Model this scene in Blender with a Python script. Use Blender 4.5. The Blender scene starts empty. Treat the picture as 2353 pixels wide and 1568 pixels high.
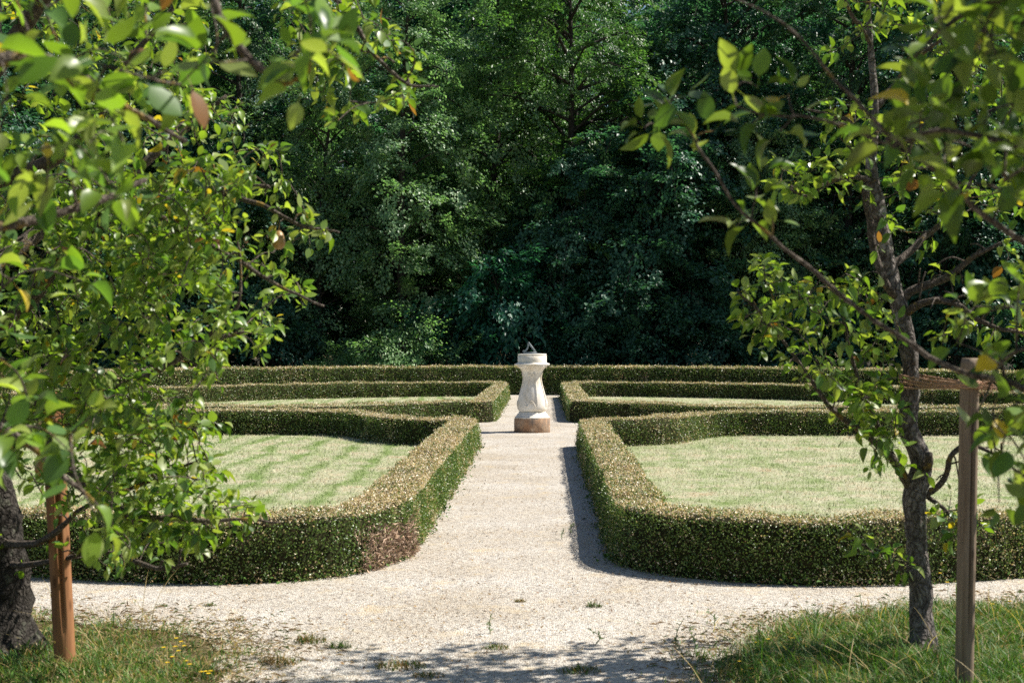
import bpy, math, random
import numpy as np
from mathutils import Vector

R = math.radians
rng = np.random.default_rng(7)
random.seed(7)
sc = bpy.context.scene
col = sc.collection

# ------------------------------------------------------------------ camera, sky, sun, exposure
CAM = np.array([0.215, 0.0, 1.45])
YAW = math.atan(73 / 3267)
FPX = 3267.0
cam = bpy.data.cameras.new("camera")
cam.lens = 50; cam.sensor_width = 36; cam.clip_end = 2000; cam.clip_start = 0.05
cam.dof.use_dof = True; cam.dof.focus_distance = 19.0; cam.dof.aperture_fstop = 6.3
camo = bpy.data.objects.new("camera", cam); col.objects.link(camo)
camo.location = CAM; camo.rotation_euler = (R(90), 0, YAW)
sc.camera = camo

SUN_EL, SUN_AZ = R(51), R(15)                      # azimuth measured from +X towards +Y
SUND = np.array([math.cos(SUN_EL) * math.cos(SUN_AZ), math.cos(SUN_EL) * math.sin(SUN_AZ), math.sin(SUN_EL)])
w = bpy.data.worlds.new("World"); sc.world = w; w.use_nodes = True
nt = w.node_tree; nt.nodes.clear()
sky = nt.nodes.new("ShaderNodeTexSky"); sky.sky_type = 'NISHITA'; sky.sun_disc = False
sky.sun_elevation = SUN_EL; sky.sun_rotation = math.pi / 2 - SUN_AZ
sky.air_density = 1.0; sky.dust_density = 0.6; sky.ozone_density = 1.2
bg = nt.nodes.new("ShaderNodeBackground"); bg.inputs[1].default_value = 0.065
wo = nt.nodes.new("ShaderNodeOutputWorld")
nt.links.new(sky.outputs[0], bg.inputs[0]); nt.links.new(bg.outputs[0], wo.inputs[0])
sl = bpy.data.lights.new("sun", 'SUN'); sl.energy = 5.0; sl.angle = R(0.53); sl.color = (1, 0.95, 0.86)
so = bpy.data.objects.new("sun", sl); col.objects.link(so)
so.rotation_euler = Vector(SUND).to_track_quat('Z', 'Y').to_euler(); so.location = (20, 10, 30)
sc.view_settings.view_transform = 'Standard'; sc.view_settings.look = 'None'
sc.view_settings.exposure = 0.75; sc.view_settings.gamma = 1
sc.cycles.max_bounces = 7; sc.cycles.diffuse_bounces = 3; sc.cycles.glossy_bounces = 2
sc.cycles.use_denoising = False; sc.cycles.transmission_bounces = 4; sc.cycles.sample_clamp_indirect = 6

# ------------------------------------------------------------------ helpers
FWD = np.array([-math.sin(YAW), math.cos(YAW), 0]); RGT = np.array([math.cos(YAW), math.sin(YAW), 0]); UP = np.array([0, 0, 1.0])
def U(px, py, d):
    "world point at forward depth d (metres) for a measured direction"
    return CAM + FWD * d + RGT * ((px - 1176) / FPX * d) + UP * ((784 - py) / FPX * d)
def G(px, py):
    return U(px, py, CAM[2] * FPX / (py - 784))
def UA(p, d):
    p = np.asarray(p, float); d = np.asarray(d, float)
    return CAM + FWD * d[:, None] + RGT * ((p[:, 0] - 1176) / FPX * d)[:, None] + UP * ((784 - p[:, 1]) / FPX * d)[:, None]

def unit(v):
    return v / np.maximum(np.linalg.norm(v, axis=-1, keepdims=True), 1e-9)
def _h(i, j, k, s):
    n = (i.astype(np.int64) * 374761393 + j.astype(np.int64) * 668265263 + k.astype(np.int64) * 2147483647 + s * 974711) & 0xffffffff
    n = ((n ^ (n >> 13)) * 1274126177) & 0xffffffff
    return ((n ^ (n >> 16)) & 0xffff) / 65535.0
def vnoise(p, s=0):
    p = np.asarray(p, float); f = np.floor(p); t = p - f; t = t * t * (3 - 2 * t); f = f.astype(np.int64)
    r = 0
    for a in (0, 1):
        for b in (0, 1):
            for c in (0, 1):
                wgt = (t[:, 0] if a else 1 - t[:, 0]) * (t[:, 1] if b else 1 - t[:, 1]) * (t[:, 2] if c else 1 - t[:, 2])
                r = r + wgt * _h(f[:, 0] + a, f[:, 1] + b, f[:, 2] + c, s)
    return r
def fbm(p, s=0, o=3):
    r = 0; a = 1; tot = 0
    for i in range(o):
        r = r + a * vnoise(p * 2 ** i, s + i * 17); tot += a; a *= .5
    return r / tot

def spline(pts, n=8, closed=False):
    p = np.asarray(pts, float)
    if closed: q = np.vstack([p[-1:], p, p[:2]])
    else: q = np.vstack([2 * p[0] - p[1], p, 2 * p[-1] - p[-2]])
    out = []
    for i in range(1, len(q) - 2):
        t = np.linspace(0, 1, n, endpoint=False)[:, None]
        a, b, c, d = q[i - 1], q[i], q[i + 1], q[i + 2]
        out.append(.5 * (2 * b + (c - a) * t + (2 * a - 5 * b + 4 * c - d) * t ** 2 + (3 * b - a - 3 * c + d) * t ** 3))
    r = np.vstack(out)
    return r if closed else np.vstack([r, p[-1:]])
def resample(p, step, closed=False):
    p = np.asarray(p, float)
    if closed: p = np.vstack([p, p[:1]])
    s = np.r_[0, np.cumsum(np.linalg.norm(np.diff(p, axis=0), axis=1))]
    n = max(2, int(round(s[-1] / step)))
    t = np.linspace(0, s[-1], n + 1)
    if closed: t = t[:-1]
    return np.stack([np.interp(t, s, p[:, i]) for i in range(p.shape[1])], 1)
def inside(poly, p):
    poly = np.asarray(poly, float); x, y = p[:, 0], p[:, 1]; r = np.zeros(len(p), bool)
    for (x1, y1), (x2, y2) in zip(poly, np.roll(poly, -1, 0)):
        c = ((y1 > y) != (y2 > y)) & (x < (x2 - x1) * (y - y1) / (y2 - y1 + 1e-12) + x1)
        r ^= c
    return r

class MB:
    "collects vertices, faces, colours and material slots; build() links ONE mesh object"
    def __init__(s): s.v = []; s.c = []; s.f = []; s.n = 0
    def add(s, v, faces, c=(1, 1, 1), m=0):
        v = np.asarray(v, float).reshape(-1, 3); c = np.asarray(c, float)
        if c.ndim == 1: c = np.tile(c, (len(v), 1))
        s.v.append(v); s.c.append(c)
        for f in (faces if isinstance(faces, list) else [faces]):
            f = np.asarray(f, np.int64)
            if len(f): s.f.append((f + s.n, m))
        s.n += len(v)
    def tube(s, pts, rad, k=6, c=(1, 1, 1), m=0, cap=True, closed=False):
        pts = np.asarray(pts, float); n = len(pts); rad = np.broadcast_to(np.asarray(rad, float), (n,))
        if closed: t = unit(np.roll(pts, -1, 0) - np.roll(pts, 1, 0))
        else: t = unit(np.gradient(pts, axis=0))
        ref = np.array([0, 0, 1.0]) if abs(t[0][2]) < .8 else np.array([1.0, 0, 0])
        us = []
        u = ref - t[0] * ref.dot(t[0])
        for i in range(n):
            u = u - t[i] * u.dot(t[i]); u = u / (np.linalg.norm(u) + 1e-9); us.append(u)
        us = np.array(us); vs = np.cross(t, us)
        a = np.arange(k) * 2 * math.pi / k
        V = pts[:, None] + rad[:, None, None] * (np.cos(a)[None, :, None] * us[:, None] + np.sin(a)[None, :, None] * vs[:, None])
        i = np.arange(n if closed else n - 1)[:, None]; j = np.arange(k)[None, :]; i2 = (i + 1) % n
        F = np.stack([i * k + j, i * k + (j + 1) % k, i2 * k + (j + 1) % k, i2 * k + j], -1).reshape(-1, 4)
        if cap and not closed:
            V = np.vstack([V.reshape(-1, 3), pts[:1], pts[-1:]])
            j = np.arange(k)
            T = np.vstack([np.stack([np.full(k, n * k), (j + 1) % k, j], 1), np.stack([np.full(k, n * k + 1), (n - 1) * k + j, (n - 1) * k + (j + 1) % k], 1)])
            s.add(V, [F, T], c, m)
        else: s.add(V, [F], c, m)
    def box(s, c, sx, sy, sz, m=0):
        q = np.array([[x, y, z] for z in (-1, 1) for y in (-1, 1) for x in (-1, 1)]) * np.array([sx, sy, sz]) / 2 + np.asarray(c)
        s.add(q, np.array([[0, 2, 3, 1], [4, 5, 7, 6], [0, 1, 5, 4], [2, 6, 7, 3], [0, 4, 6, 2], [1, 3, 7, 5]]), m=m)
    def build(s, name, mats, parent=None, smooth=False):
        v = np.vstack(s.v); c = np.vstack(s.c)
        me = bpy.data.meshes.new(name)
        me.vertices.add(len(v)); me.vertices.foreach_set("co", v.astype(np.float32).ravel())
        lv = np.concatenate([f.ravel() for f, _ in s.f]); sizes = np.concatenate([np.full(len(f), f.shape[1]) for f, _ in s.f])
        mi = np.concatenate([np.full(len(f), m) for f, m in s.f])
        me.loops.add(len(lv)); me.loops.foreach_set("vertex_index", lv.astype(np.int32))
        me.polygons.add(len(sizes)); me.polygons.foreach_set("loop_start", np.r_[0, np.cumsum(sizes)[:-1]].astype(np.int32))
        me.polygons.foreach_set("material_index", mi.astype(np.int32))
        if smooth: me.polygons.foreach_set("use_smooth", np.ones(len(sizes), bool))
        me.update(calc_edges=True)
        a = me.attributes.new("Col", 'FLOAT_COLOR', 'POINT')
        a.data.foreach_set("color", np.c_[c, np.ones(len(c))].astype(np.float32).ravel())
        for m in (mats if isinstance(mats, (list, tuple)) else [mats]): me.materials.append(m)
        o = bpy.data.objects.new(name, me); col.objects.link(o)
        if parent is not None: o.parent = parent
        return o

# leaf templates: columns along (0..1), across (-.5..+.5), lift, plus faces
def leaf_template(kind):
    if kind == 'simple':
        v = [(0, 0, 0), (.5, -.5, .10), (1, 0, -.10), (.5, .5, .10)]
        return np.array(v), [np.array([(0, 1, 2), (0, 2, 3)])]
    v = [(-.42, -.018, .03), (-.42, .018, .03), (0, .018, 0), (0, -.018, 0)]     # leaf stalk
    f4 = [(0, 3, 2, 1)]; f3 = []
    base = len(v); v.append((0, 0, 0))
    for x, wd in ((.18, .36), (.42, .5), (.68, .42), (.87, .2)):
        z = -.26 * x * x
        v += [(x, -wd, z + .12 * wd * 2), (x, 0, z), (x, wd, z + .12 * wd * 2)]
    tip = len(v); v.append((1, 0, -.27))
    f3 += [(base, base + 1, base + 2), (base, base + 2, base + 3)]
    for r in range(3):
        a = base + 1 + 3 * r
        f4 += [(a, a + 3, a + 4, a + 1), (a + 1, a + 4, a + 5, a + 2)]
    a = base + 10
    f3 += [(a, tip, a + 1), (a + 1, tip, a + 2)]
    return np.array(v), [np.array(f3), np.array(f4)]
LT = {k: leaf_template(k) for k in ('simple', 'fine')}
def leaves(mb, pos, axis, nrm, L, W, colr, kind='simple', m=0, curl=None):
    V, FS = LT[kind]; n = len(pos)
    if n == 0: return
    a = unit(axis); nn = unit(nrm - a * np.sum(nrm * a, 1, keepdims=True)); sd = np.cross(nn, a)
    L = np.broadcast_to(np.asarray(L, float), (n,)); W = np.broadcast_to(np.asarray(W, float), (n,))
    z = V[None, :, 2] * (np.ones((n, 1)) if curl is None else curl[:, None])
    P = pos[:, None] + a[:, None] * (V[None, :, :1] * L[:, None, None]) + sd[:, None] * (V[None, :, 1:2] * W[:, None, None]) + nn[:, None] * (z * L[:, None])[..., None]
    off = (np.arange(n) * len(V))[:, None, None]
    F = [(f[None] + off).reshape(-1, f.shape[1]) for f in FS]
    mb.add(P.reshape(-1, 3), F, np.repeat(colr, len(V), 0), m)

def rdir(n): return unit(rng.normal(size=(n, 3)))
def tag(o, label=None, cat=None, group=None, kind=None):
    if label: o["label"] = label
    if cat: o["category"] = cat
    if group: o["group"] = group
    if kind: o["kind"] = kind
    return o
def thing(name, label, cat, loc=(0, 0, 0), group=None, rz=0):
    o = bpy.data.objects.new(name, None); col.objects.link(o); o.location = loc; o.rotation_euler = (0, 0, rz)
    o.empty_display_size = .1
    return tag(o, label, cat, group)

# ------------------------------------------------------------------ materials
def newmat(name):
    m = bpy.data.materials.new(name); m.use_nodes = True
    n = m.node_tree; n.nodes.clear(); return m, n
def N(n, t, **kw):
    x = n.nodes.new("ShaderNode" + t)
    for k, v in kw.items():
        if isinstance(k, str) and hasattr(x, k): setattr(x, k, v)
    return x
def ramp(n, fac, stops):
    r = N(n, "ValToRGB"); e = r.color_ramp.elements
    while len(e) < len(stops): e.new(.5)
    for i, (p, c) in enumerate(stops): e[i].position = p; e[i].color = (*c, 1)
    n.links.new(fac, r.inputs[0]); return r.outputs[0]
def noise(n, vec, scale, detail=4, rough=.55):
    x = N(n, "TexNoise"); x.inputs["Scale"].default_value = scale; x.inputs["Detail"].default_value = detail; x.inputs["Roughness"].default_value = rough
    if vec is not None: n.links.new(vec, x.inputs["Vector"])
    return x.outputs[0]
def mix(n, f, a, b, mode='MIX'):
    x = N(n, "Mix"); x.data_type = 'RGBA'; x.blend_type = mode
    for s, v in ((x.inputs[0], f), (x.inputs[6], a), (x.inputs[7], b)):
        if hasattr(v, "is_linked") or hasattr(v, "links"): n.links.new(v, s)
        else: s.default_value = v if isinstance(v, (int, float)) else (*v, 1)
    return x.outputs[2]
def math_(n, op, a, b=0.0):
    x = N(n, "Math"); x.operation = op
    for s, v in ((x.inputs[0], a), (x.inputs[1], b)):
        if isinstance(v, (int, float)): s.default_value = v
        else: n.links.new(v, s)
    return x.outputs[0]
def pos(n): return N(n, "NewGeometry").outputs["Position"]
def objco(n): return N(n, "TexCoord").outputs["Object"]
def mapping(n, vec, scale):
    x = N(n, "Mapping"); x.inputs["Scale"].default_value = scale; n.links.new(vec, x.inputs[0]); return x.outputs[0]
def finish(n, base, rough=.7, bump=None, bs=.3, bd=.01, spec=.5):
    p = N(n, "BsdfPrincipled"); o = N(n, "OutputMaterial")
    if isinstance(base, tuple): p.inputs["Base Color"].default_value = (*base, 1)
    else: n.links.new(base, p.inputs["Base Color"])
    if isinstance(rough, float): p.inputs["Roughness"].default_value = rough
    else: n.links.new(rough, p.inputs["Roughness"])
    p.inputs["Specular IOR Level"].default_value = spec
    if bump is not None:
        b = N(n, "Bump"); b.inputs["Strength"].default_value = bs; b.inputs["Distance"].default_value = bd
        n.links.new(bump, b.inputs["Height"]); n.links.new(b.outputs[0], p.inputs["Normal"])
    n.links.new(p.outputs[0], o.inputs[0]); return p
def leafmat(name, trans=.42, rough=.42, tint=(1.5, 1.5, .55), spec=.5, vary=.25):
    m, n = newmat(name)
    at = N(n, "Attribute"); at.attribute_name = "Col"
    oi = N(n, "ObjectInfo")
    c = at.outputs["Color"]
    p = N(n, "BsdfPrincipled"); p.inputs["Roughness"].default_value = rough; p.inputs["Specular IOR Level"].default_value = spec
    n.links.new(c, p.inputs["Base Color"])
    t = N(n, "BsdfTranslucent"); n.links.new(mix(n, 1.0, c, tint, 'MULTIPLY'), t.inputs[0])
    x = N(n, "MixShader"); x.inputs[0].default_value = trans
    n.links.new(p.outputs[0], x.inputs[1]); n.links.new(t.outputs[0], x.inputs[2])
    o = N(n, "OutputMaterial"); n.links.new(x.outputs[0], o.inputs[0]); return m
def barkmat(name, dark, light, lichen=None, scale=1.0):
    m, n = newmat(name); v = objco(n)
    dn = N(n, 'TexNoise'); dn.inputs['Scale'].default_value = 11 * scale; dn.inputs['Detail'].default_value = 5; n.links.new(v, dn.inputs['Vector'])
    s = mapping(n, mix(n, .12, v, dn.outputs['Color'], 'ADD'), (44 * scale, 44 * scale, 15 * scale))
    vo = N(n, "TexVoronoi"); vo.feature = 'DISTANCE_TO_EDGE'; n.links.new(s, vo.inputs["Vector"]); vo.inputs["Scale"].default_value = 1.0
    nz = noise(n, v, 30 * scale, 6, .65)
    c = ramp(n, nz, [(.3, dark), (.7, light)])
    crack = ramp(n, vo.outputs["Distance"], [(0, (.3, .27, .25)), (.10, (.9, .9, .9)), (.3, (1, 1, 1))])
    c = mix(n, 1.0, c, crack, 'MULTIPLY')
    if lichen:
        f = ramp(n, noise(n, v, 14, 4, .6), [(.58, (0, 0, 0)), (.66, (1, 1, 1))])
        c = mix(n, f, c, lichen)
    h = math_(n, 'ADD', math_(n, 'MULTIPLY', nz, .5), math_(n, 'MINIMUM', math_(n, 'MULTIPLY', vo.outputs["Distance"], 4.0), 1.0))
    finish(n, c, .85, h, .8, .012, .2); return m
M = {}
M['bark'] = barkmat("shaded_apple_bark", (.022, .018, .015), (.075, .065, .055), (.10, .10, .075))  # darkened so that crown shade on the left trunk is in the colour
M['bark_pale'] = barkmat('flaking_bark', (.075, .058, .05), (.30, .265, .24), (.36, .34, .30))
M['twig'] = barkmat("twig_bark", (.10, .075, .055), (.24, .2, .17), (.30, .20, .05), 1.6)
M['bark_dark'] = barkmat("forest_bark", (.03, .027, .022), (.09, .08, .065), None, .5)
M['leaf_fruit'] = leafmat("fruit_tree_leaf", .45, .37, (1.5, 1.6, .4), .5)
M['leaf_wood'] = leafmat("forest_leaf", .40, .42, (1.2, 1.55, .7), .5)
M['leaf_box'] = leafmat("box_leaf", .25, .34, (1.3, 1.3, .8), .5)
M['leaf_grass'] = leafmat("grass_blade", .35, .5, (1.3, 1.35, .6), .35)
M['dry'] = leafmat("dry_litter", .15, .7, (1, 1, 1), .2)

def gravel_nodes(name):
    m, n = newmat(name); v = pos(n)
    vo = N(n, "TexVoronoi"); vo.inputs["Scale"].default_value = 100; n.links.new(v, vo.inputs["Vector"])
    sep = N(n, "SeparateColor"); n.links.new(vo.outputs["Color"], sep.inputs[0])
    c = ramp(n, sep.outputs[0], [(0, (.13, .11, .10)), (.12, (.34, .30, .26)), (.3, (.51, .47, .41)), (.62, (.61, .57, .505)), (.9, (.72, .68, .62)), (1, (.48, .34, .19))])
    gap = ramp(n, vo.outputs["Distance"], [(.0, (1, 1, 1)), (.62, (1, 1, 1)), (.9, (.62, .57, .52))])
    c = mix(n, 1.0, c, gap, 'MULTIPLY')
    big = ramp(n, noise(n, v, 1.1, 5, .6), [(.35, (.83, .79, .73)), (.62, (1, 1, 1))])
    c = mix(n, 1.0, c, big, 'MULTIPLY')
    yel = ramp(n, noise(n, v, 3.2, 5, .65), [(.56, (0, 0, 0)), (.72, (.55, .55, .55))])
    c = mix(n, yel, c, (.60, .46, .26))
    speck = ramp(n, noise(n, v, 38, 2, .5), [(.68, (0, 0, 0)), (.74, (.7, .7, .7))])
    c = mix(n, speck, c, (.22, .16, .10))
    h = math_(n, 'ADD', math_(n, 'MULTIPLY', vo.outputs["Distance"], -1.0), noise(n, v, 20, 3))
    finish(n, c, .9, h, .9, .010, .25); return m
M['gravel'] = gravel_nodes("pale_gravel")

def lawn_color(n, v):
    a = noise(n, v, 1.6, 6, .7); b = noise(n, v, 14, 5, .7)
    sep = N(n, "SeparateXYZ"); n.links.new(v, sep.inputs[0])
    ln = noise(n, v, .5, 3, .5); fr = noise(n, mapping(n, v, (9, 2.2, 1)), 1.0, 5, .7)
    ph = math_(n, 'ADD', math_(n, 'MULTIPLY', sep.outputs[0], 12.0), math_(n, 'MULTIPLY', ln, 9.0))
    st = math_(n, 'POWER', math_(n, 'ADD', math_(n, 'MULTIPLY', math_(n, 'SINE', ph), .5), .5), 4.0)
    left = math_(n, 'LESS_THAN', sep.outputs[0], 0.0)
    st = math_(n, 'MULTIPLY', math_(n, 'MULTIPLY', st, fr), math_(n, 'ADD', math_(n, 'MULTIPLY', left, .30), .10))
    f = math_(n, 'ADD', math_(n, 'ADD', math_(n, 'MULTIPLY', a, 1.05), math_(n, 'MULTIPLY', b, .55)), math_(n, 'ADD', st, -.30))
    return ramp(n, f, [(.28, (.42, .32, .18)), (.37, (.53, .48, .33)), (.46, (.49, .49, .34)), (.57, (.36, .41, .22)), (.74, (.20, .29, .09))])
def lawn_mats():
    m, n = newmat("dry_lawn"); v = pos(n)
    c = lawn_color(n, v); c = mix(n, 1.0, c, ramp(n, noise(n, v, 60, 3, .7), [(.3, (.65, .62, .58)), (.7, (1, 1, 1))]), 'MULTIPLY')
    finish(n, c, .95, noise(n, v, 45, 5, .75), .8, .02, .1)
    m2, n = newmat("dry_lawn_blade"); v = pos(n); c = lawn_color(n, mapping(n, v, (1, 1, 0)))
    at = N(n, "Attribute"); at.attribute_name = "Col"
    c = mix(n, 1.0, c, at.outputs["Color"], 'MULTIPLY')
    p = N(n, "BsdfPrincipled"); p.inputs["Roughness"].default_value = .55; p.inputs["Specular IOR Level"].default_value = .3; n.links.new(c, p.inputs[0])
    t = N(n, "BsdfTranslucent"); n.links.new(c, t.inputs[0]); x = N(n, "MixShader"); x.inputs[0].default_value = .35
    n.links.new(p.outputs[0], x.inputs[1]); n.links.new(t.outputs[0], x.inputs[2]); o = N(n, "OutputMaterial"); n.links.new(x.outputs[0], o.inputs[0])
    return m, m2
M['lawn'], M['lawn_blade'] = lawn_mats()
def soilmat(name, a, b, c3, scale=2.0):
    m, n = newmat(name); v = pos(n)
    c = ramp(n, noise(n, v, scale, 6, .7), [(.3, a), (.55, b), (.72, c3)])
    finish(n, c, .95, noise(n, v, 30, 5, .7), .8, .02, .1); return m
M['soil'] = soilmat("meadow_soil", (.06, .05, .025), (.15, .12, .06), (.30, .24, .13), 14)
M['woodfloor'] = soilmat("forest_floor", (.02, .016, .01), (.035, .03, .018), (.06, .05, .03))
M['hedgecore'] = soilmat("hedge_core_shade", (.012, .012, .006), (.03, .03, .012), (.07, .05, .03), 25)  # solid inner core, its colour near black to paint the shade between leaves

def stonemat():
    m, n = newmat("weathered_limestone"); v = objco(n)
    c = ramp(n, noise(n, v, 5, 6, .65), [(.3, (.66, .57, .44)), (.5, (.76, .70, .60)), (.7, (.84, .81, .75))])
    g = ramp(n, noise(n, mapping(n, v, (6, 6, 2.5)), 1.3, 6, .7), [(.58, (0, 0, 0)), (.78, (.6, .6, .6))])
    c = mix(n, g, c, (.30, .29, .28))
    s = ramp(n, noise(n, v, 42, 4, .7), [(.64, (0, 0, 0)), (.74, (.4, .4, .4))])
    c = mix(n, s, c, (.34, .32, .29))
    finish(n, c, .85, noise(n, v, 40, 6, .7), .5, .006, .3)
    m2, n = newmat("stained_sandstone"); v = objco(n)
    c = ramp(n, noise(n, v, 6, 6, .65), [(.3, (.30, .16, .09)), (.5, (.44, .27, .16)), (.68, (.55, .40, .27))])
    g = ramp(n, noise(n, mapping(n, v, (9, 9, 2)), 1.2, 6, .7), [(.5, (0, 0, 0)), (.64, (.9, .9, .9))])
    c = mix(n, g, c, (.20, .16, .13))
    wv = ramp(n, noise(n, v, 11, 4, .7), [(.6, (0, 0, 0)), (.68, (.8, .8, .8))]); c = mix(n, wv, c, (.66, .58, .48))
    h = noise(n, mapping(n, v, (40, 40, 120)), 1, 5, .7)
    finish(n, c, .9, h, .7, .01, .2)
    m3, n = newmat("bronze_patina"); v = objco(n)
    c = ramp(n, noise(n, v, 25, 5, .6), [(.35, (.16, .18, .18)), (.65, (.30, .34, .35))])
    p = finish(n, c, .5, noise(n, v, 60, 3), .2, .003); p.inputs["Metallic"].default_value = .1
    return m, m2, m3
M['stone'], M['plinth'], M['bronze'] = stonemat()
def polemat(name, a, b):
    m, n = newmat(name); v = objco(n)
    g = noise(n, mapping(n, v, (60, 60, 3)), 1, 5, .6)
    c = ramp(n, g, [(.3, a), (.7, b)])
    kn = N(n, "TexVoronoi"); kn.inputs["Scale"].default_value = 1.0; n.links.new(mapping(n, v, (11, 11, 4)), kn.inputs["Vector"])
    c = mix(n, ramp(n, kn.outputs["Distance"], [(.06, (.75, .75, .75)), (.15, (0, 0, 0))]), c, tuple(x * .35 for x in a))
    finish(n, c, .8, g, .5, .004, .25); return m
M['pole_new'] = polemat("larch_pole", (.20, .085, .035), (.36, .175, .08))
M['pole_old'] = polemat("grey_pole", (.15, .10, .065), (.30, .23, .165))
m, n = newmat("pole_crack"); finish(n, (.012, .008, .006), .95); M['crack'] = m
def flat(name, c, rough=.7):
    m, n = newmat(name); v = objco(n)
    finish(n, ramp(n, noise(n, v, 80, 4), [(.3, tuple(x * .75 for x in c)), (.7, c)]), rough, noise(n, v, 200, 2), .2, .002); return m
M['coir'] = flat("coir_twine", (.46, .26, .15)); M['pear'] = flat("pear_skin", (.38, .22, .07), .45)
M['yellow'] = flat("yellow_petal", (.85, .58, .01)); M['stem'] = flat("green_stem", (.10, .16, .04))

# ------------------------------------------------------------------ ground, gravel, lawns
CY = 22.75
def outline(sx, sy):
    b = 14.55 if sy < 0 else 15.0
    a = 11.8
    arc = [(u, b * math.sqrt(1 - (u / a) ** 2)) for u in (2.2, 3.2, 4.4, 5.6, 6.8, 7.9, 8.9, 9.8, 10.5, 11.05, 11.4)]
    o = b - 14.55
    vc = 3.05 if sy < 0 else 2.6
    ctrl1 = ([(.66, 9.0), (.66, 11.5), (.665, 12.75 + o), (.75, 13.5 + o), (1.02, 14.05 + o), (1.5, 14.32 + o)] if sx < 0 else [(.66, 9.0), (.66, 11.5), (.65, 12.9 + o), (.66, 13.4 + o), (.82, 13.82 + o), (1.12, 14.08 + o), (1.55, 14.28 + o)]) + arc
    p1 = spline(ctrl1, 8)
    p2 = spline([(11.5, 2.4), (11.1, .95), (10.2, .62), (8, .55), (6, .55), (4.4, .56), (3.3, .62), (2.75, .85), (2.25, 1.45), (1.75, vc - .55), (1.25, vc - .2), (.80, vc)], 8)
    p3 = np.array([(.68, vc + .12), (.66, vc + .5), (.66, 6.0)])
    p = np.vstack([p1, p2, p3])
    p = resample(p, .06, True) * np.array([sx, sy])
    if sx * sy < 0: p = p[::-1]
    return p + np.array([0, CY])
def sheet(name, poly, z, mat):
    me = bpy.data.meshes.new(name)
    me.from_pydata([(x, y, z) for x, y in poly], [], [tuple(range(len(poly)))])
    me.materials.append(mat); o = bpy.data.objects.new(name, me); col.objects.link(o)
    return tag(o, kind="structure")
def ell(a, bn, bf, n=160):
    t = np.linspace(0, 2 * math.pi, n, endpoint=False)
    return np.stack([a * np.cos(t), CY + np.where(np.sin(t) < 0, bn, bf) * np.sin(t)], 1)
sheet("ground", [(-400, -300), (400, -300), (400, 600), (-400, 600)], 0, M['soil'])
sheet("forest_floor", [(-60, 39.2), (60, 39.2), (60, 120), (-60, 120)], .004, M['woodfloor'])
wob = lambda p, s, a: p + (np.c_[fbm(np.c_[p * s, 0 * p[:, :1]], 5), fbm(np.c_[p * s, 0 * p[:, :1]], 9)] - .5) * a
ring = ell(13.2, 15.75, 15.85, 400)
front = resample(np.array([G(-500, 1425)[:2], G(100, 1425)[:2], G(400, 1438)[:2], G(560, 1462)[:2], G(560, 1500)[:2], G(520, 1568)[:2], (-1.25, 4.5), (-1.3, -3), (1.15, -3), (1.1, 4.5), G(1705, 1568)[:2], G(1660, 1500)[:2], G(1720, 1452)[:2], G(1850, 1428)[:2], G(2100, 1405)[:2], G(2500, 1380)[:2]]), .1)
ring = ring[~((ring[:, 1] < 9.5) & (np.abs(ring[:, 0]) < 4.3))]
a0 = int(np.argmin(ring[:, 1] + np.where(ring[:, 0] > 0, 0, 100)))
ring = np.roll(ring, -a0, 0)                                     # starts right of the gap, anticlockwise
path_poly = np.vstack([wob(front, 2.5, .45), ring])
sheet("gravel_path", path_poly, .006, M['gravel'])

def blades(mb, P, h, wd, lean, colr, segs=2, m=0):
    n = len(P); d = rdir(n); d[:, 2] = 0; d = unit(d); s = np.cross(d, UP); yaw = rng.uniform(-.9, .9, n)
    s = unit(s + d * yaw[:, None])
    V = []; ts = np.linspace(0, 1, segs + 1)
    for t in ts[:-1]:
        c = P + UP * (h * t * (1 - .25 * lean * t))[:, None] + d * (h * lean * t ** 2)[:, None]
        V += [c - s * (wd * (1 - .5 * t) / 2)[:, None], c + s * (wd * (1 - .5 * t) / 2)[:, None]]
    V.append(P + UP * (h * (1 - .25 * lean))[:, None] + d * (h * lean)[:, None])
    V = np.stack(V, 1); k = V.shape[1]; off = (np.arange(n) * k)[:, None, None]
    F = []
    if segs > 1: F.append((np.array([[2 * i, 2 * i + 1, 2 * i + 3, 2 * i + 2] for i in range(segs - 1)])[None] + off).reshape(-1, 4))
    F.append((np.array([[2 * segs - 2, 2 * segs - 1, 2 * segs]])[None] + off).reshape(-1, 3))
    mb.add(V.reshape(-1, 3), F, np.repeat(colr, k, 0), m)

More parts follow.
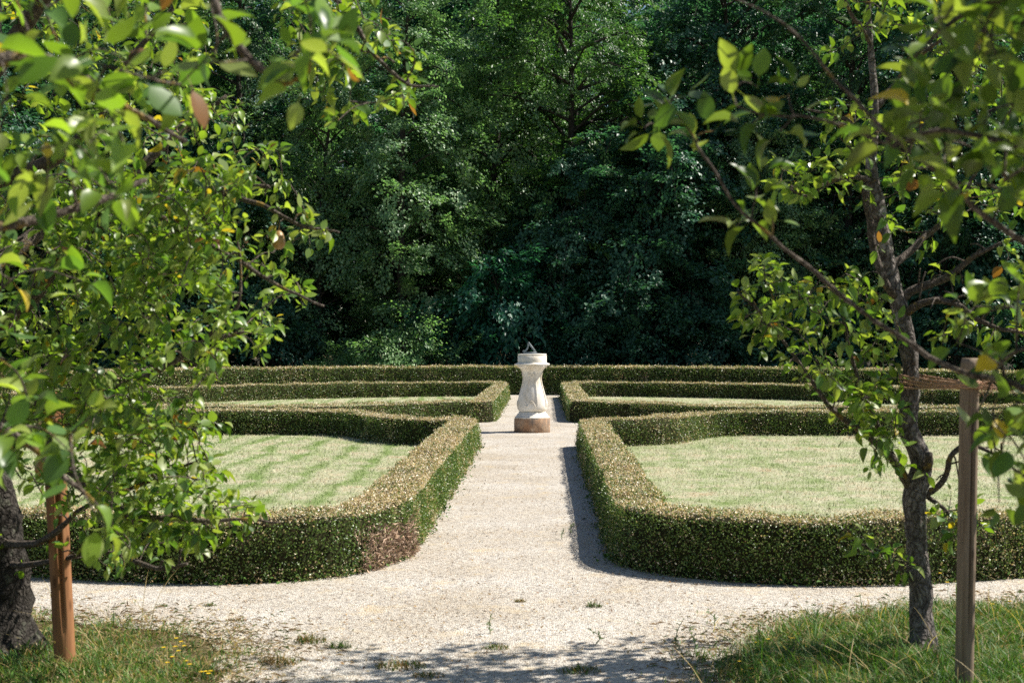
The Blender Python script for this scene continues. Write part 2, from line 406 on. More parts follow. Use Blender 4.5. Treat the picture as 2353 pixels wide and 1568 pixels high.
# ------------------------------------------------------------------ hedges
def hedge(name, loop, closed, wtop, wbase, h, label, dens, leafL, tan_top=.55, seed=0, inward=1, dead=None, tone=1.0):
    "loop: OUTER foot line; inward=+1 when the inside lies to the left of the walking direction"
    p = np.asarray(loop); t = unit(np.roll(p, -1, 0) - np.roll(p, 1, 0)) if closed else unit(np.gradient(p, axis=0))
    nrm = np.stack([-t[:, 1], t[:, 0]], 1) * inward
    cen = p + nrm * wbase / 2
    cc = np.c_[cen, np.zeros(len(cen))]
    if closed:
        for _ in range(3): cc[:, :2] = (np.roll(cc[:, :2], 1, 0) + cc[:, :2] * 2 + np.roll(cc[:, :2], -1, 0)) / 4
    root = thing(name, label, "hedge", (float(cc[:, 0].mean()), float(cc[:, 1].mean()), 0))
    base = np.array(root.location)
    # cross-section: (offset outwards, height)
    rc = .022
    prof = np.array([(wbase / 2, 0), (wbase / 2 * .6 + wtop / 2 * .4, h * .5), (wtop / 2, h - rc), (wtop / 2 - rc, h), (0, h + .004), (-wtop / 2 + rc, h), (-wtop / 2, h - rc), (-(wbase / 2 * .6 + wtop / 2 * .4), h * .5), (-wbase / 2, 0)])
    core = prof * np.array([.86, .94])
    step = 3
    q = cc[::step]; nn = -nrm[::step]
    k = len(core); V = np.stack([np.c_[q[:, :2] + nn * o, np.full(len(q), z)] for o, z in core], 1)
    i = np.arange(len(q) if closed else len(q) - 1)[:, None]; j = np.arange(k - 1)[None]
    F = np.stack([i * k + j, i * k + j + 1, ((i + 1) % len(q)) * k + j + 1, ((i + 1) % len(q)) * k + j], -1).reshape(-1, 4)
    mb = MB(); V = V.reshape(-1, 3); V = V + (fbm(V * 9, seed)[:, None] - .5) * .03 * np.array([1, 1, .6]); V[:, 2] = np.maximum(V[:, 2], -.01)
    mb.add(V - base, F); mb.build("dark_core", M['hedgecore'], root)
    # foliage
    seg = np.linalg.norm(np.diff(np.vstack([cc, cc[:1]]) if closed else cc, axis=0), axis=1)
    if not closed: seg = np.r_[seg, 0]
    pl = np.linalg.norm(np.diff(prof, axis=0), axis=1); plen = pl.sum()
    dd = np.linalg.norm(cc[:, :2] - CAM[:2], axis=1)
    # what lies within the picture or just outside it gets full density
    rel = (cc[:, :2] - CAM[:2]); lat = rel @ RGT[:2]; dep = rel @ FWD[:2]
    vis = np.abs(lat) < np.maximum(dep, .1) * .40 + .8
    den = dens(dd) * np.where(vis, 1, .35)
    cnt = rng.poisson(seg * plen * den)
    idx = np.repeat(np.arange(len(cc)), cnt); n = len(idx)
    tt = unit(np.roll(cc, -1, 0) - cc) if closed else unit(np.gradient(cc, axis=0))
    u = rng.uniform(0, 1, n)
    C = cc[idx] + tt[idx] * (u * seg[idx])[:, None]
    nx_ = np.roll(nrm, -1, 0) if closed else np.vstack([nrm[1:], nrm[-1:]])
    out = np.c_[-unit(nrm[idx] + u[:, None] * (nx_[idx] - nrm[idx])), np.zeros(n)]
    cum = np.r_[0, np.cumsum(pl)]; a = rng.uniform(0, plen, n)
    o = np.interp(a, cum, prof[:, 0]); z = np.interp(a, cum, prof[:, 1])
    kseg = np.clip(np.searchsorted(cum, a) - 1, 0, len(pl) - 1); dv = np.diff(prof, axis=0)[kseg]
    no, nz = -dv[:, 1], dv[:, 0]
    no, nz = np.where(True, -no, no), np.where(True, -nz, nz)
    N3 = unit(out * no[:, None] + UP * nz[:, None])
    P = C + out * o[:, None] + UP * z[:, None]
    lump = (fbm(P * np.array([2.2, 2.2, 2.2]), seed + 3) - .5) * .085 + (fbm(P * 9, seed + 8) - .5) * .06
    P = P + N3 * (lump + rng.normal(0, .009, n) - .004)[:, None]
    stray = rng.uniform(size=n) < .02; P = P + N3 * (stray * rng.uniform(0, .055, n))[:, None]
    P[:, 2] = np.maximum(P[:, 2], .006)
    ld = dd[idx]; L = leafL(ld) * rng.uniform(.7, 1.25, n)
    top = N3[:, 2] > .6
    ax = unit(rdir(n) + N3 * .55 + UP * .25); nr = unit(N3 * .9 + rdir(n) * .75)
    g = np.array([[.06, .12, .022], [.11, .19, .035], [.18, .26, .06], [.28, .31, .10]])
    f = rng.uniform(size=n); patch = fbm(P * 3.1, seed + 20)
    cl = g[np.clip((f * 2.6 + patch * 1.8 - .35).astype(int), 0, 3)]
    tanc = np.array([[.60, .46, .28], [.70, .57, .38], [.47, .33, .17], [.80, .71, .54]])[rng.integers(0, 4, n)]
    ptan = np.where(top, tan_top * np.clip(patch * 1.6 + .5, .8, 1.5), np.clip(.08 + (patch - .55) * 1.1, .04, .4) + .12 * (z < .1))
    if dead is not None:
        m_ = fbm(P * 6, 77) + rng.normal(0, .12, n); ptan = np.where((np.linalg.norm(P[:, :2] - dead[:2], axis=1) < dead[2] * (.7 + .6 * m_)) & (P[:, 2] < h * (.35 + .6 * m_)) & (rng.uniform(size=n) < .8), 1.9, ptan)
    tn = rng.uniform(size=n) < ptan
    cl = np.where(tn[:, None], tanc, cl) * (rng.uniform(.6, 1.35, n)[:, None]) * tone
    isdead = ptan > 1.5
    keep = ~isdead
    mb = MB(); leaves(mb, (P - base)[keep], ax[keep], nr[keep], L[keep], L[keep] * .62, cl[keep]); mb.build("foliage", M['leaf_box'], root)
    if dead is not None and isdead.any():
        mb = MB(); Pd = (P - base)[isdead]; k = len(Pd)
        leaves(mb, Pd, unit(rdir(k) + UP * .3), rdir(k), rng.uniform(.02, .06, k), rng.uniform(.004, .010, k), np.array([[.50, .36, .26]]) * rng.uniform(.4, 1.4, (k, 1)))
        o_ = mb.build("dead_patch", M['dry'], root); o_["label"] = "patch of brown dead twigs at the hedge corner"
    return root
dens_near = lambda d: np.interp(d, [8, 12, 20, 30, 45], [13000, 9000, 4800, 2800, 2000])
leaf_near = lambda d: np.interp(d, [8, 12, 20, 30, 45], [.0145, .0165, .020, .025, .028])
OUT = {(sx, sy): outline(sx, sy) for sx in (-1, 1) for sy in (-1, 1)}
hedge("box_hedge", OUT[(-1, -1)], True, .36, .42, .385, "low clipped box hedge round the near left lawn, brown dead patch at its path corner", dens_near, leaf_near, .62, 1, -1, (-.84, 9.36, .52))
hedge("box_hedge", OUT[(1, -1)], True, .33, .42, .385, "low clipped box hedge round the near right lawn, casting its shadow onto the gravel path", dens_near, leaf_near, .55, 2, -1)
hedge("box_hedge", OUT[(-1, 1)], True, .36, .42, .39, "low box hedge round the far lawn left of the stone sundial", dens_near, leaf_near, .55, 3, -1)
hedge("box_hedge", OUT[(1, 1)], True, .36, .42, .39, "low box hedge round the far lawn right of the stone sundial", dens_near, leaf_near, .55, 4, -1)
t = np.linspace(R(-8), R(188), 260)
tall = np.stack([13.0 * np.cos(t), CY + 15.75 * np.sin(t)], 1)
tall = resample(tall, .08)[::-1]
hedge("yew_hedge", tall, False, .72, .8, .765, "taller dark clipped hedge curving behind the garden in front of the wood", lambda d: np.full_like(d, 2000.0), lambda d: np.full_like(d, .036), .50, 5, 1, None, 1.0)

# lawns
def inset(p, d, sgn=1):
    t = unit(np.roll(p, -1, 0) - np.roll(p, 1, 0)); n_ = np.stack([-t[:, 1], t[:, 0]], 1); return p + n_ * d
mbg = MB()
for (sx, sy), p in OUT.items():
    lp = inset(p, -.2)[::6]
    sheet("lawn", lp, .012, M['lawn'])
    x0, y0 = lp.min(0); x1, y1 = lp.max(0)
    if sy < 0:
        n0 = int((x1 - x0) * (y1 - y0) * 1100); Q = np.c_[rng.uniform(x0, x1, n0), rng.uniform(y0, y1, n0)]
    else:
        n0 = int((x1 - x0) * (y1 - y0) * 260); Q = np.c_[rng.uniform(x0, x1, n0), rng.uniform(y0, y1, n0)]
    rel = Q - CAM[:2]; lat = rel @ RGT[:2]; dep = rel @ FWD[:2]
    Q = Q[(np.abs(lat) < dep * .40 + .6)]
    Q = Q[rng.uniform(size=len(Q)) < np.interp(Q[:, 1], [8, 22], [1, .45])]
    Q = Q[inside(lp, Q)]
    n_ = len(Q); P = np.c_[Q, np.full(n_, .012)]
    tuft = fbm(P * np.array([2.5, 2.5, 0]), 31)
    hgt = rng.uniform(.015, .04, n_) * (.5 + tuft) * np.interp(dep_ := np.linalg.norm(Q - CAM[:2], axis=1), [9, 35], [1, 1.3])
    cc_ = np.array([[1.15, 1.1, 1.05]]) * rng.uniform(.75, 1.25, (n_, 1))
    blades(mbg, P, hgt, np.interp(dep_, [9, 35], [.007, .016]), rng.uniform(.3, 1.2, n_), cc_, 1)
tag(mbg.build("lawn_grass", M['lawn_blade']), "short sun bleached grass of the four hedged lawns with greener mowing streaks", "grass", kind="stuff")

# ------------------------------------------------------------------ rough grass in the foreground
def in_path(Q, s=0.0): return inside(path_poly, Q)
def rough_grass():
    n0 = 330000
    d = rng.uniform(2.0, 9.2, n0) ; d = np.where(rng.uniform(size=n0) < .75, rng.uniform(5.4, 8.6, n0), d)
    X = rng.uniform(-1, 1, n0) * (d * .46 + .9)
    Q = CAM[:2] + FWD[:2] * d[:, None] + RGT[:2] * X[:, None]
    Q3 = np.c_[Q, 0 * d]
    f = fbm(Q3 * 5, 41); f2 = fbm(Q3 * 1.3, 44)
    jit = (np.c_[fbm(Q3 * 6, 51), fbm(Q3 * 6, 57)] - .5) * .25 + rng.normal(0, .13, (n0, 2))
    onp = in_path(Q + jit)
    el_ = (Q[:, 0] / 13.2) ** 2 + ((Q[:, 1] - CY) / 15.75) ** 2 < 1
    keep = ~onp & (rng.uniform(size=n0) < np.clip(.45 + (f - .33) * 2.0, .42, 1)) & ~(el_ & (Q[:, 1] > 8.4))
    Q, f, f2 = Q[keep], f[keep], f2[keep]; n_ = len(Q)
    P = np.c_[Q, np.zeros(n_)]
    right = Q[:, 0] > 0
    h = rng.uniform(.03, .12, n_) * (.4 + f * 1.0) * np.where(right, .85, .7) * (.5 + f2); edge_ = in_path(Q + rng.normal(0, .16, (n_, 2))); h = np.where(edge_, h * .55, h)
    tall_ = rng.uniform(size=n_) < np.where(right, .04, .02); h = np.where(tall_, h * 1.8, h)
    dry = rng.uniform(size=n_) < (np.where(right, .17, .22) + edge_ * .3) * np.clip(1.9 - f2 * 1.9, .25, 1.6)
    g = np.array([[.07, .17, .022], [.10, .22, .03], [.05, .125, .03], [.13, .21, .04]])[rng.integers(0, 4, n_)]
    s = np.array([[.42, .32, .13], [.34, .22, .09], [.52, .43, .22]])[rng.integers(0, 3, n_)]
    c = np.where(dry[:, None], s, g) * rng.uniform(.7, 1.25, (n_, 1))
    mb = MB(); blades(mb, P, h, rng.uniform(.003, .0065, n_), np.where(dry, rng.uniform(.5, 2.0, n_), rng.uniform(.2, 1.3, n_)), c, 3)
    # long straw stalks
    k = 260; ii = rng.integers(0, n_, k); blades(mb, P[ii], rng.uniform(.18, .38, k), np.full(k, .004), rng.uniform(.5, 1.8, k), np.array([[.5, .38, .17]]) * rng.uniform(.7, 1.2, (k, 1)), 5)
    tag(mb.build("meadow_grass", M['leaf_grass']), "rough green and straw coloured grass under the fruit trees", "grass", kind="stuff")
    return P
GP = rough_grass()

# litter of fallen leaves and tiny weeds on the gravel and along the hedge feet
def litter():
    mb = MB(); n0 = 26000
    d = rng.uniform(3, 20, n0); X = rng.uniform(-1, 1, n0) * np.minimum(d * .40, 4)
    Q = CAM[:2] + FWD[:2] * d[:, None] + RGT[:2] * X[:, None]
    ok = in_path(Q)
    for p in OUT.values(): ok &= ~inside(p, Q)
    f = fbm(np.c_[Q * 2.2, 0 * d], 71); ok &= rng.uniform(size=n0) < np.clip((f - .40) * 2.6 + .35 * ((Q[:, 0] < .2) & (d < 7.6)), .04, .8)
    Q = Q[ok]; n_ = len(Q); P = np.c_[Q, np.full(n_, .014)]
    tn = np.array([[.40, .25, .09], [.22, .13, .06], [.50, .36, .14], [.12, .08, .05], [.33, .20, .12]])[rng.integers(0, 5, n_)]
    L = rng.uniform(.008, .026, n_); leaves(mb, P, rdir(n_) * np.array([1, 1, .25]), UP + rdir(n_) * .5, L, L * rng.uniform(.3, .6, n_), tn * rng.uniform(.6, 1.1, (n_, 1)))
    # frayed edge between gravel and grass
    fr = front[(front[:, 1] > 5) & (np.abs(front[:, 0]) < 3.6)]; k = 6500; q = fr[rng.integers(0, len(fr), k)] + rng.normal(0, .2, (k, 2)); P = np.c_[q, rng.uniform(.010, .022, k)]
    cl = np.array([[.42, .32, .17], [.30, .20, .10], [.52, .44, .28], [.14, .18, .06], [.30, .23, .14]])[rng.integers(0, 5, k)] * rng.uniform(.6, 1.2, (k, 1)); L = rng.uniform(.012, .06, k)
    leaves(mb, P, rdir(k) * np.array([1, 1, .15]), UP + rdir(k) * .4, L, rng.uniform(.003, .008, k), cl)
    # hedge-foot litter and creeping weeds
    for key, p in OUT.items():
        seg = p[(np.linalg.norm(p - CAM[:2], axis=1) < 40) & (np.abs((p - CAM[:2]) @ RGT[:2]) < ((p - CAM[:2]) @ FWD[:2]) * .4 + .5)]
        k = 2600 if key[1] < 0 else 1500; ii = rng.integers(0, len(seg), k)
        t_ = np.roll(p, -1, 0) - p
        q = seg[ii] + rng.normal(0, .045, (k, 2)); ff = fbm(np.c_[q * 3, 0 * q[:, :1]], 81)
        q = q[ff > .45]; k = len(q); P = np.c_[q, rng.uniform(.012, .05, k)]
        gw = rng.uniform(size=k) < .55
        cl = np.where(gw[:, None], [[.08, .16, .03]], [[.38, .26, .12]]) * rng.uniform(.6, 1.3, (k, 1)); L = np.where(gw, rng.uniform(.02, .045, k), rng.uniform(.01, .025, k)) * (1 if key[1] < 0 else 1.5)
        leaves(mb, P, unit(rdir(k) + UP * .3), unit(UP + rdir(k) * .6), L, L * .5, cl)
    tag(mb.build("leaf_litter", M['dry']), "scattered dry leaves and creeping weeds on the gravel and at the hedge feet", "litter", kind="stuff")
litter()

# ------------------------------------------------------------------ sundial
def sundial():
    c = G(1221, 1003.0); c[2] = 0; c[1] = CY
    root = thing("sundial", "pale weathered stone sundial on a baluster pedestal standing on the gravel crossing", "sundial", (c[0], CY, 0))
    def lathe(prof, n, rot=0, pw=None):
        prof = np.asarray(prof, float); a = rot + np.arange(n) * 2 * math.pi / n
        k = 1.0 if pw is None else pw
        rad = np.ones(n) * 1.0
        if pw: rad = (np.abs(np.cos(a)) ** pw + np.abs(np.sin(a)) ** pw) ** (-1 / pw)
        V = np.stack([np.stack([r * rad * np.cos(a), r * rad * np.sin(a), np.full(n, z)], 1) for r, z in prof])
        i = np.arange(len(prof) - 1)[:, None]; j = np.arange(n)[None]
        F = np.stack([i * n + j, i * n + (j + 1) % n, (i + 1) * n + (j + 1) % n, (i + 1) * n + j], -1).reshape(-1, 4)
        V = np.vstack([V.reshape(-1, 3), [[0, 0, prof[0][1]], [0, 0, prof[-1][1]]]]); m_ = len(prof) * n; jj = np.arange(n)
        T = np.vstack([np.stack([np.full(n, m_), (jj + 1) % n, jj], 1), np.stack([np.full(n, m_ + 1), (len(prof) - 1) * n + jj, (len(prof) - 1) * n + (jj + 1) % n], 1)])
        mb = MB(); mb.add(V, [F, T]); return mb
    o8 = math.pi / 8; k8 = 1 / math.cos(o8)
    mb = lathe([(.276 * k8, .0), (.283 * k8, .006), (.283 * k8, .222), (.277 * k8, .231)], 8, o8); mb.build("plinth", M['plinth'], root)
    mb = lathe([(.270 * k8, .2315), (.277 * k8, .236), (.275 * k8, .25), (.255 * k8, .256), (.25 * k8, .275), (.235 * k8, .298), (.218 * k8, .31), (.212 * k8, .318), (.212 * k8, .333)], 8, o8); mb.build("base_moulding", M['stone'], root)
    sh = spline([(.185, .333), (.212, .345), (.232, .375), (.239, .42), (.236, .48), (.22, .57), (.194, .67), (.166, .77), (.150, .86), (.150, .92), (.162, .975), (.182, 1.015), (.196, 1.03)], 6)
    pw = 2.06
    mb = lathe(sh * np.array([1.0, 1]), 72, 0, pw); shaft = mb.build("shaft", M['stone'], root, True)
    def surf(a, z, off=.004):
        r = np.interp(z, sh[:, 1], sh[:, 0]) * (abs(math.cos(a)) ** pw + abs(math.sin(a)) ** pw) ** (-1 / pw) + off
        return (r * math.cos(a), r * math.sin(a), z)
    for q in range(4):
        a0 = q * math.pi / 2
        mb = MB()
        for inn in (0, .05):
            hw = .40 - inn
            pts = [surf(a0 - hw, z) for z in np.linspace(.44 + inn * .4, .95 - inn * .4, 16)]
            pts += [surf(a0 - hw + 2 * hw * t_, .95 - inn * .4 + (.03 if .2 < t_ < .8 else .03 * min(t_, 1 - t_) / .2) - .055 * math.sin(math.pi * t_) ** 3) for t_ in np.linspace(.05, .95, 15)]
            pts += [surf(a0 + hw, z) for z in np.linspace(.95 - inn * .4, .44 + inn * .4, 16)]
            pts += [surf(a0 + hw - 2 * hw * t_, .44 + inn * .4 - .022 * (t_ < .2) * math.sin(t_ / .2 * math.pi) - .022 * (t_ > .8) * math.sin((1 - t_) / .2 * math.pi) + (.055 * math.sin((t_ - .2) / .6 * math.pi) if .2 <= t_ <= .8 else 0)) for t_ in np.linspace(.04, .96, 21)]
            mb.tube(pts, (.0075 if inn == 0 else .005), 6, closed=True)
        mb.build("panel_moulding", M['stone'], shaft, True)
    mb = lathe([(.196, 1.03), (.205, 1.034), (.205, 1.045), (.214, 1.052), (.232, 1.06), (.238, 1.075), (.238, 1.084)], 64, 0, 3.2); mb.build("neck_moulding", M['stone'], root)
    mb = lathe([(.258 * k8, 1.0845), (.272 * k8, 1.09), (.277 * k8, 1.10), (.274 * k8, 1.112), (.225 * k8, 1.128)], 8, o8); mb.build("cap_slab", M['stone'], root)
    mb = lathe([(.213 * k8, 1.124), (.215 * k8, 1.13), (.215 * k8, 1.24), (.208 * k8, 1.2425), (.208 * k8, 1.247), (.215 * k8, 1.25), (.212 * k8, 1.268), (.205 * k8, 1.272)], 8, o8 * .4); mb.build("dial_block", M['stone'], root)
    mb = lathe([(.15, 1.2722), (.15, 1.277), (.147, 1.278)], 48); mb.build("dial_plate", M['bronze'], root)
    # gnomon: style, curved back strut with a small scroll, foot bar
    mb = MB()
    def bar(pts, wd, th=.014):
        p = np.asarray(pts, float); t_ = unit(np.gradient(p, axis=0)); nn = np.stack([-t_[:, 1], t_[:, 0]], 1)
        wd = np.broadcast_to(wd, (len(p),)) / 2; ring_ = []
        for i in range(len(p)):
            a = p[i] + nn[i] * wd[i]; b = p[i] - nn[i] * wd[i]
            ring_ += [(a[0], -th / 2, a[1]), (b[0], -th / 2, b[1]), (b[0], th / 2, b[1]), (a[0], th / 2, a[1])]
        k = len(p); F = [[4 * i + j, 4 * i + (j + 1) % 4, 4 * i + 4 + (j + 1) % 4, 4 * i + 4 + j] for i in range(k - 1) for j in range(4)] + [[0, 3, 2, 1], [4 * k - 4, 4 * k - 3, 4 * k - 2, 4 * k - 1]]
        mb.add(ring_, np.array(F))
    z0 = 1.278
    bar([(.07, z0), (-.062, z0 + .178)], .030)
    bar(spline([(-.062, z0 + .178), (-.065, z0 + .13), (-.078, z0 + .085), (-.105, z0 + .045), (-.135, z0 + .02)], 5), .024)
    bar([(-.14, z0 + .012), (.065, z0 + .012)], .022, .016)
    a = np.linspace(0, 1.6 * math.pi, 12); bar(np.stack([-.138 + .013 * np.cos(a + .3), z0 + .034 + .013 * np.sin(a + .3)], 1), .009)
    o = mb.build("gnomon", M['bronze'], root); o.rotation_euler = (0, 0, R(-6))
    root.rotation_euler = (0, 0, R(-2)); root.scale = (1, 1, .985)
sundial()

# ------------------------------------------------------------------ fruit trees
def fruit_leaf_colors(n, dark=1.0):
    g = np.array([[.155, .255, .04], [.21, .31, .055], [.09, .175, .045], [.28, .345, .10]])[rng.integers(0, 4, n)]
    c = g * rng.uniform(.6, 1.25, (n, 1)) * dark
    y = rng.uniform(size=n); c = np.where((y < .014)[:, None], [[.48, .36, .05]], c); c = np.where(((y > .014) & (y < .022))[:, None], [[.24, .11, .04]], c)
    return c
def fruit_tree(name, label, trunk, limbs, targets, leaf_len=.062, leaf_step=.030, twig_r=.0022, max_seg=.5, group=None, bare=(), bark='bark', tw='twig', dark=1.0, fruit=(), leaf_mask=None, spur=.35, droop=-.35):
    trunk = np.asarray(trunk, float)
    root = thing(name, label, "tree", tuple(trunk[0, :3]), group); B = np.array(root.location)
    tp = spline(trunk, 7); tp3 = tp[:, :3]; tr = tp[:, 3]
    wob_ = (np.c_[fbm(tp3 * 7, 3), fbm(tp3 * 7, 5), 0 * tr] - .5) * np.array([1, 1, 0]) * tr[:, None] * .35
    mb = MB(); tpd = resample(np.c_[tp3 + wob_, tr], .03)
    n0 = mb.n; mb.tube(tpd[:, :3] - B, tpd[:, 3], 22)
    V = mb.v[-1]; ax_ = np.repeat(tpd[:, :3] - B, 22, 0); ax_ = np.vstack([ax_, V[-2:]])
    V += (V - ax_) * ((fbm((V + B) * np.array([45, 45, 14]), 21)[:, None] - .5) * .42 + (fbm((V + B) * 12, 25)[:, None] - .5) * .35)
    z0 = np.clip(1 - (V[:, 2]) / .14, 0, 1); V += (V - ax_) * (z0 ** 2 * .5)[:, None]
    mb.build("trunk", M[bark], root, True)
    nodes = [p for p in tpd[::3, :3]]; owner = [-1] * len(nodes)
    LM = [MB() for _ in limbs]
    nodes = [p for p, o in zip(nodes, owner) if False]; owner = []
    for li, lb in enumerate(limbs):
        lb = np.asarray(lb, float); lp = spline(lb, 6)
        lp[:, :3] += (np.c_[fbm(lp[:, :3] * 9, 2), fbm(lp[:, :3] * 9, 4), fbm(lp[:, :3] * 9, 6)] - .5) * .03 * np.minimum(1, np.linalg.norm(lp[:, :3] - lp[0, :3], axis=1) / .1)[:, None]
        lp[:, 3] *= 1 + (fbm(lp[:, :3] * 30, 12) - .5) * .5
        LM[li].tube(lp[:, :3] - B, lp[:, 3], 9)
        for p in resample(lp, .06)[2:, :3]: nodes.append(p); owner.append(li)
    NX = np.array(nodes); OW = np.array(owner)
    T = np.asarray(targets, float)
    d0 = np.min(np.linalg.norm(T[:, None] - NX[None], axis=2), axis=1); T = T[np.argsort(d0)]
    lpos, lax, lnr = [], [], []
    def spray(path, frac0=.25):
        s = np.r_[0, np.cumsum(np.linalg.norm(np.diff(path, axis=0), axis=1))]
        ts = np.arange(s[-1] * frac0, s[-1], leaf_step)
        if len(ts) == 0: ts = np.array([s[-1] * .9])
        q = np.stack([np.interp(ts, s, path[:, i]) for i in range(3)], 1); d = unit((path[-1] - path[0])[None])[0]
        q = np.vstack([q, np.tile(path[-1], (3, 1))]); k = len(q)
        r = rdir(k); a = unit(r + d * .55 + UP * .15); lpos.append(q + a * leaf_len * .42); lax.append(unit(a + np.array([0, 0, droop]))); lnr.append(unit(UP * .9 + rdir(k) * .75 + SUND * .3))
    for t_ in T:
        for _ in range(3):
            dist = np.linalg.norm(NX - t_, axis=1); i = int(np.argmin(dist)); p0 = NX[i]; D = dist[i]
            if D <= max_seg * 1.3: e = t_; last = True
            else: e = p0 + (t_ - p0) * (max_seg / D) + rng.normal(0, .03, 3); last = False
            dv = e - p0; ln = np.linalg.norm(dv)
            if ln < .03: break
            mid = p0 + dv * .5 + rng.normal(0, .09, 3) * ln + UP * .08 * ln
            path = spline([p0, mid, e], 4); r0 = min(.0075, twig_r + .007 * ln)
            LM[OW[i]].tube(path - B, np.linspace(r0, twig_r * .7, len(path)), 5, cap=False)
            NX = np.vstack([NX, path[3:]]); OW = np.r_[OW, np.full(len(path) - 3, OW[i])]
            spray(path, .3 if ln > .1 else 0)
            if last: break
    for li, (lb, m_) in enumerate(zip(limbs, LM)):
        # spurs and bare twiglets on the limb
        lp = resample(spline(np.asarray(lb, float), 6), .05)
        for p in lp[2:]:
            if rng.uniform() < (.9 if li in bare else spur):
                d = unit(rdir(1))[0]; ln = rng.uniform(.02, .10) * (1.7 if li in bare else 1); q = spline([p[:3], p[:3] + d * ln * .5 + UP * .2 * ln, p[:3] + d * ln], 3); m_.tube(q - B, np.linspace(.005, .003, len(q)), 5)
                if li not in bare and rng.uniform() < .8: spray(q, .9)
        m_.build("branch", M[tw], root, True)
    P = np.vstack(lpos); A = np.vstack(lax); Nn = np.vstack(lnr)
    if leaf_mask is not None:
        k_ = leaf_mask(P); P, A, Nn = P[k_], A[k_], Nn[k_]
    n = len(P); L = leaf_len * rng.uniform(.55, 1.25, n)
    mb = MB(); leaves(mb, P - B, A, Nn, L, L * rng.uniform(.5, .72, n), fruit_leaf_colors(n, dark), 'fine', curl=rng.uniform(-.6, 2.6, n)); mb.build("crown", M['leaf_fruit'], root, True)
    for f in fruit:
        mb = MB(); a = np.linspace(0, math.pi, 9); prof = [(.026 * math.sin(x) * (1 + .12 * math.cos(x)), -.03 * math.cos(x) * (1.0 if math.cos(x) > 0 else 1.45)) for x in a]
        pts = np.array([(0, 0, z) for _, z in prof]); mb.tube(pts + f - B, np.maximum([r for r, _ in prof], .001), 14)
        mb.tube([f - B + UP * .04, f - B + UP * .07 + np.array([.004, 0, 0])], .0018, 5); mb.build("fruit", M['pear'], root, True)
    print(name, n, "leaves")
    return root
def pick(poly, n, d0, d1, thr=.45, s=3.0, seed=0, clump=1.0):
    poly = np.asarray(poly, float); out = []
    lo, hi = poly.min(0), poly.max(0)
    while sum(map(len, out)) < n:
        q = rng.uniform(lo, hi, (n * 6, 2)); q = q[inside(poly, q)]; d = rng.uniform(d0, d1, len(q)); P = UA(q, d)
        f = fbm(P * s, seed + 100); out.append(P[f > thr])
    return np.vstack(out)[:n]
def L3(pts):  # (px, py, depth, radius) -> (x, y, z, r)
    return [(*U(a, b, c), r) for a, b, c, r in pts]

# left fruit tree: thick rough trunk at the picture's edge
b = G(15, 1490); b[2] = 0
D0 = 6.7
trunkL = [(b[0] - .02, b[1], 0, .150), *L3([(5, 1330, 6.7, .122), (-10, 1200, 6.65, .11), (-40, 1020, 6.6, .095), (-60, 820, 6.5, .09), (-40, 620, 6.4, .085), (-60, 400, 6.4, .075), (-40, 200, 6.3, .06), (-20, 0, 6.3, .045), (-40, -200, 6.2, .03)])]
limbsL = [L3(q) for q in (
    [(-60, 800, 6.5, .045), (60, 700, 6.2, .036), (160, 560, 5.9, .03), (330, 480, 5.7, .02), (480, 440, 5.5, .014), (620, 430, 5.3, .008)],
    [(-50, 640, 6.4, .045), (110, 520, 6.6, .035), (280, 420, 6.8, .025), (420, 300, 6.9, .016), (520, 220, 6.9, .009)],
    [(-40, 1000, 6.6, .035), (90, 930, 6.2, .026), (240, 900, 5.8, .02), (340, 860, 5.6, .016), (450, 800, 5.5, .011), (560, 760, 5.4, .007)],
    [(-40, 1050, 6.6, .032), (90, 1010, 6.0, .024), (180, 1100, 5.6, .018), (300, 1180, 5.4, .014), (420, 1190, 5.3, .010), (560, 1195, 5.3, .006), (640, 1200, 5.3, .004)],
    [(-50, 420, 6.4, .045), (100, 380, 6.0, .032), (200, 300, 5.8, .022), (300, 140, 5.7, .014), (400, 20, 5.6, .009)],
    [(-40, 200, 6.3, .04), (150, -60, 6.0, .03), (400, -180, 5.6, .024), (620, -120, 5.3, .017), (760, -10, 5.1, .012), (850, 110, 5.05, .008), (930, 190, 5.0, .006), (1005, 198, 5.0, .003)],
    [(-20, 1250, 6.7, .022), (100, 1240, 6.3, .016), (190, 1170, 6.0, .010), (330, 1110, 5.8, .008), (450, 1060, 5.7, .005)],
    [(-10, 1300, 6.7, .018), (110, 1290, 6.4, .013), (240, 1270, 6.2, .008), (350, 1302, 6.0, .011), (430, 1295, 5.9, .006)],
    [(480, 440, 5.5, .012), (600, 470, 5.4, .009), (700, 520, 5.35, .007), (780, 535, 5.3, .004)],
    [(450, 800, 5.5, .009), (545, 700, 5.4, .007), (550, 600, 5.4, .005), (545, 520, 5.4, .004)],
    [(330, 480, 5.7, .014), (480, 560, 5.5, .010), (620, 640, 5.4, .007), (740, 705, 5.35, .004)],
    [(-60, 600, 6.4, .04), (-200, 500, 6.0, .03), (-350, 400, 5.6, .02), (-500, 300, 5.4, .01)],
    [(-60, 700, 6.4, .04), (-250, 650, 7.0, .03), (-420, 560, 7.4, .02), (-520, 420, 7.6, .01)])]
polyL = [(-120, -150), (440, -150), (455, 40), (490, 200), (600, 270), (655, 380), (690, 470), (780, 525), (770, 560), (700, 580), (640, 560), (680, 640), (745, 700), (720, 720), (640, 690), (640, 770), (560, 880), (530, 1020), (450, 1090), (420, 1250), (250, 1310), (170, 1230), (100, 1100), (-120, 1100)]
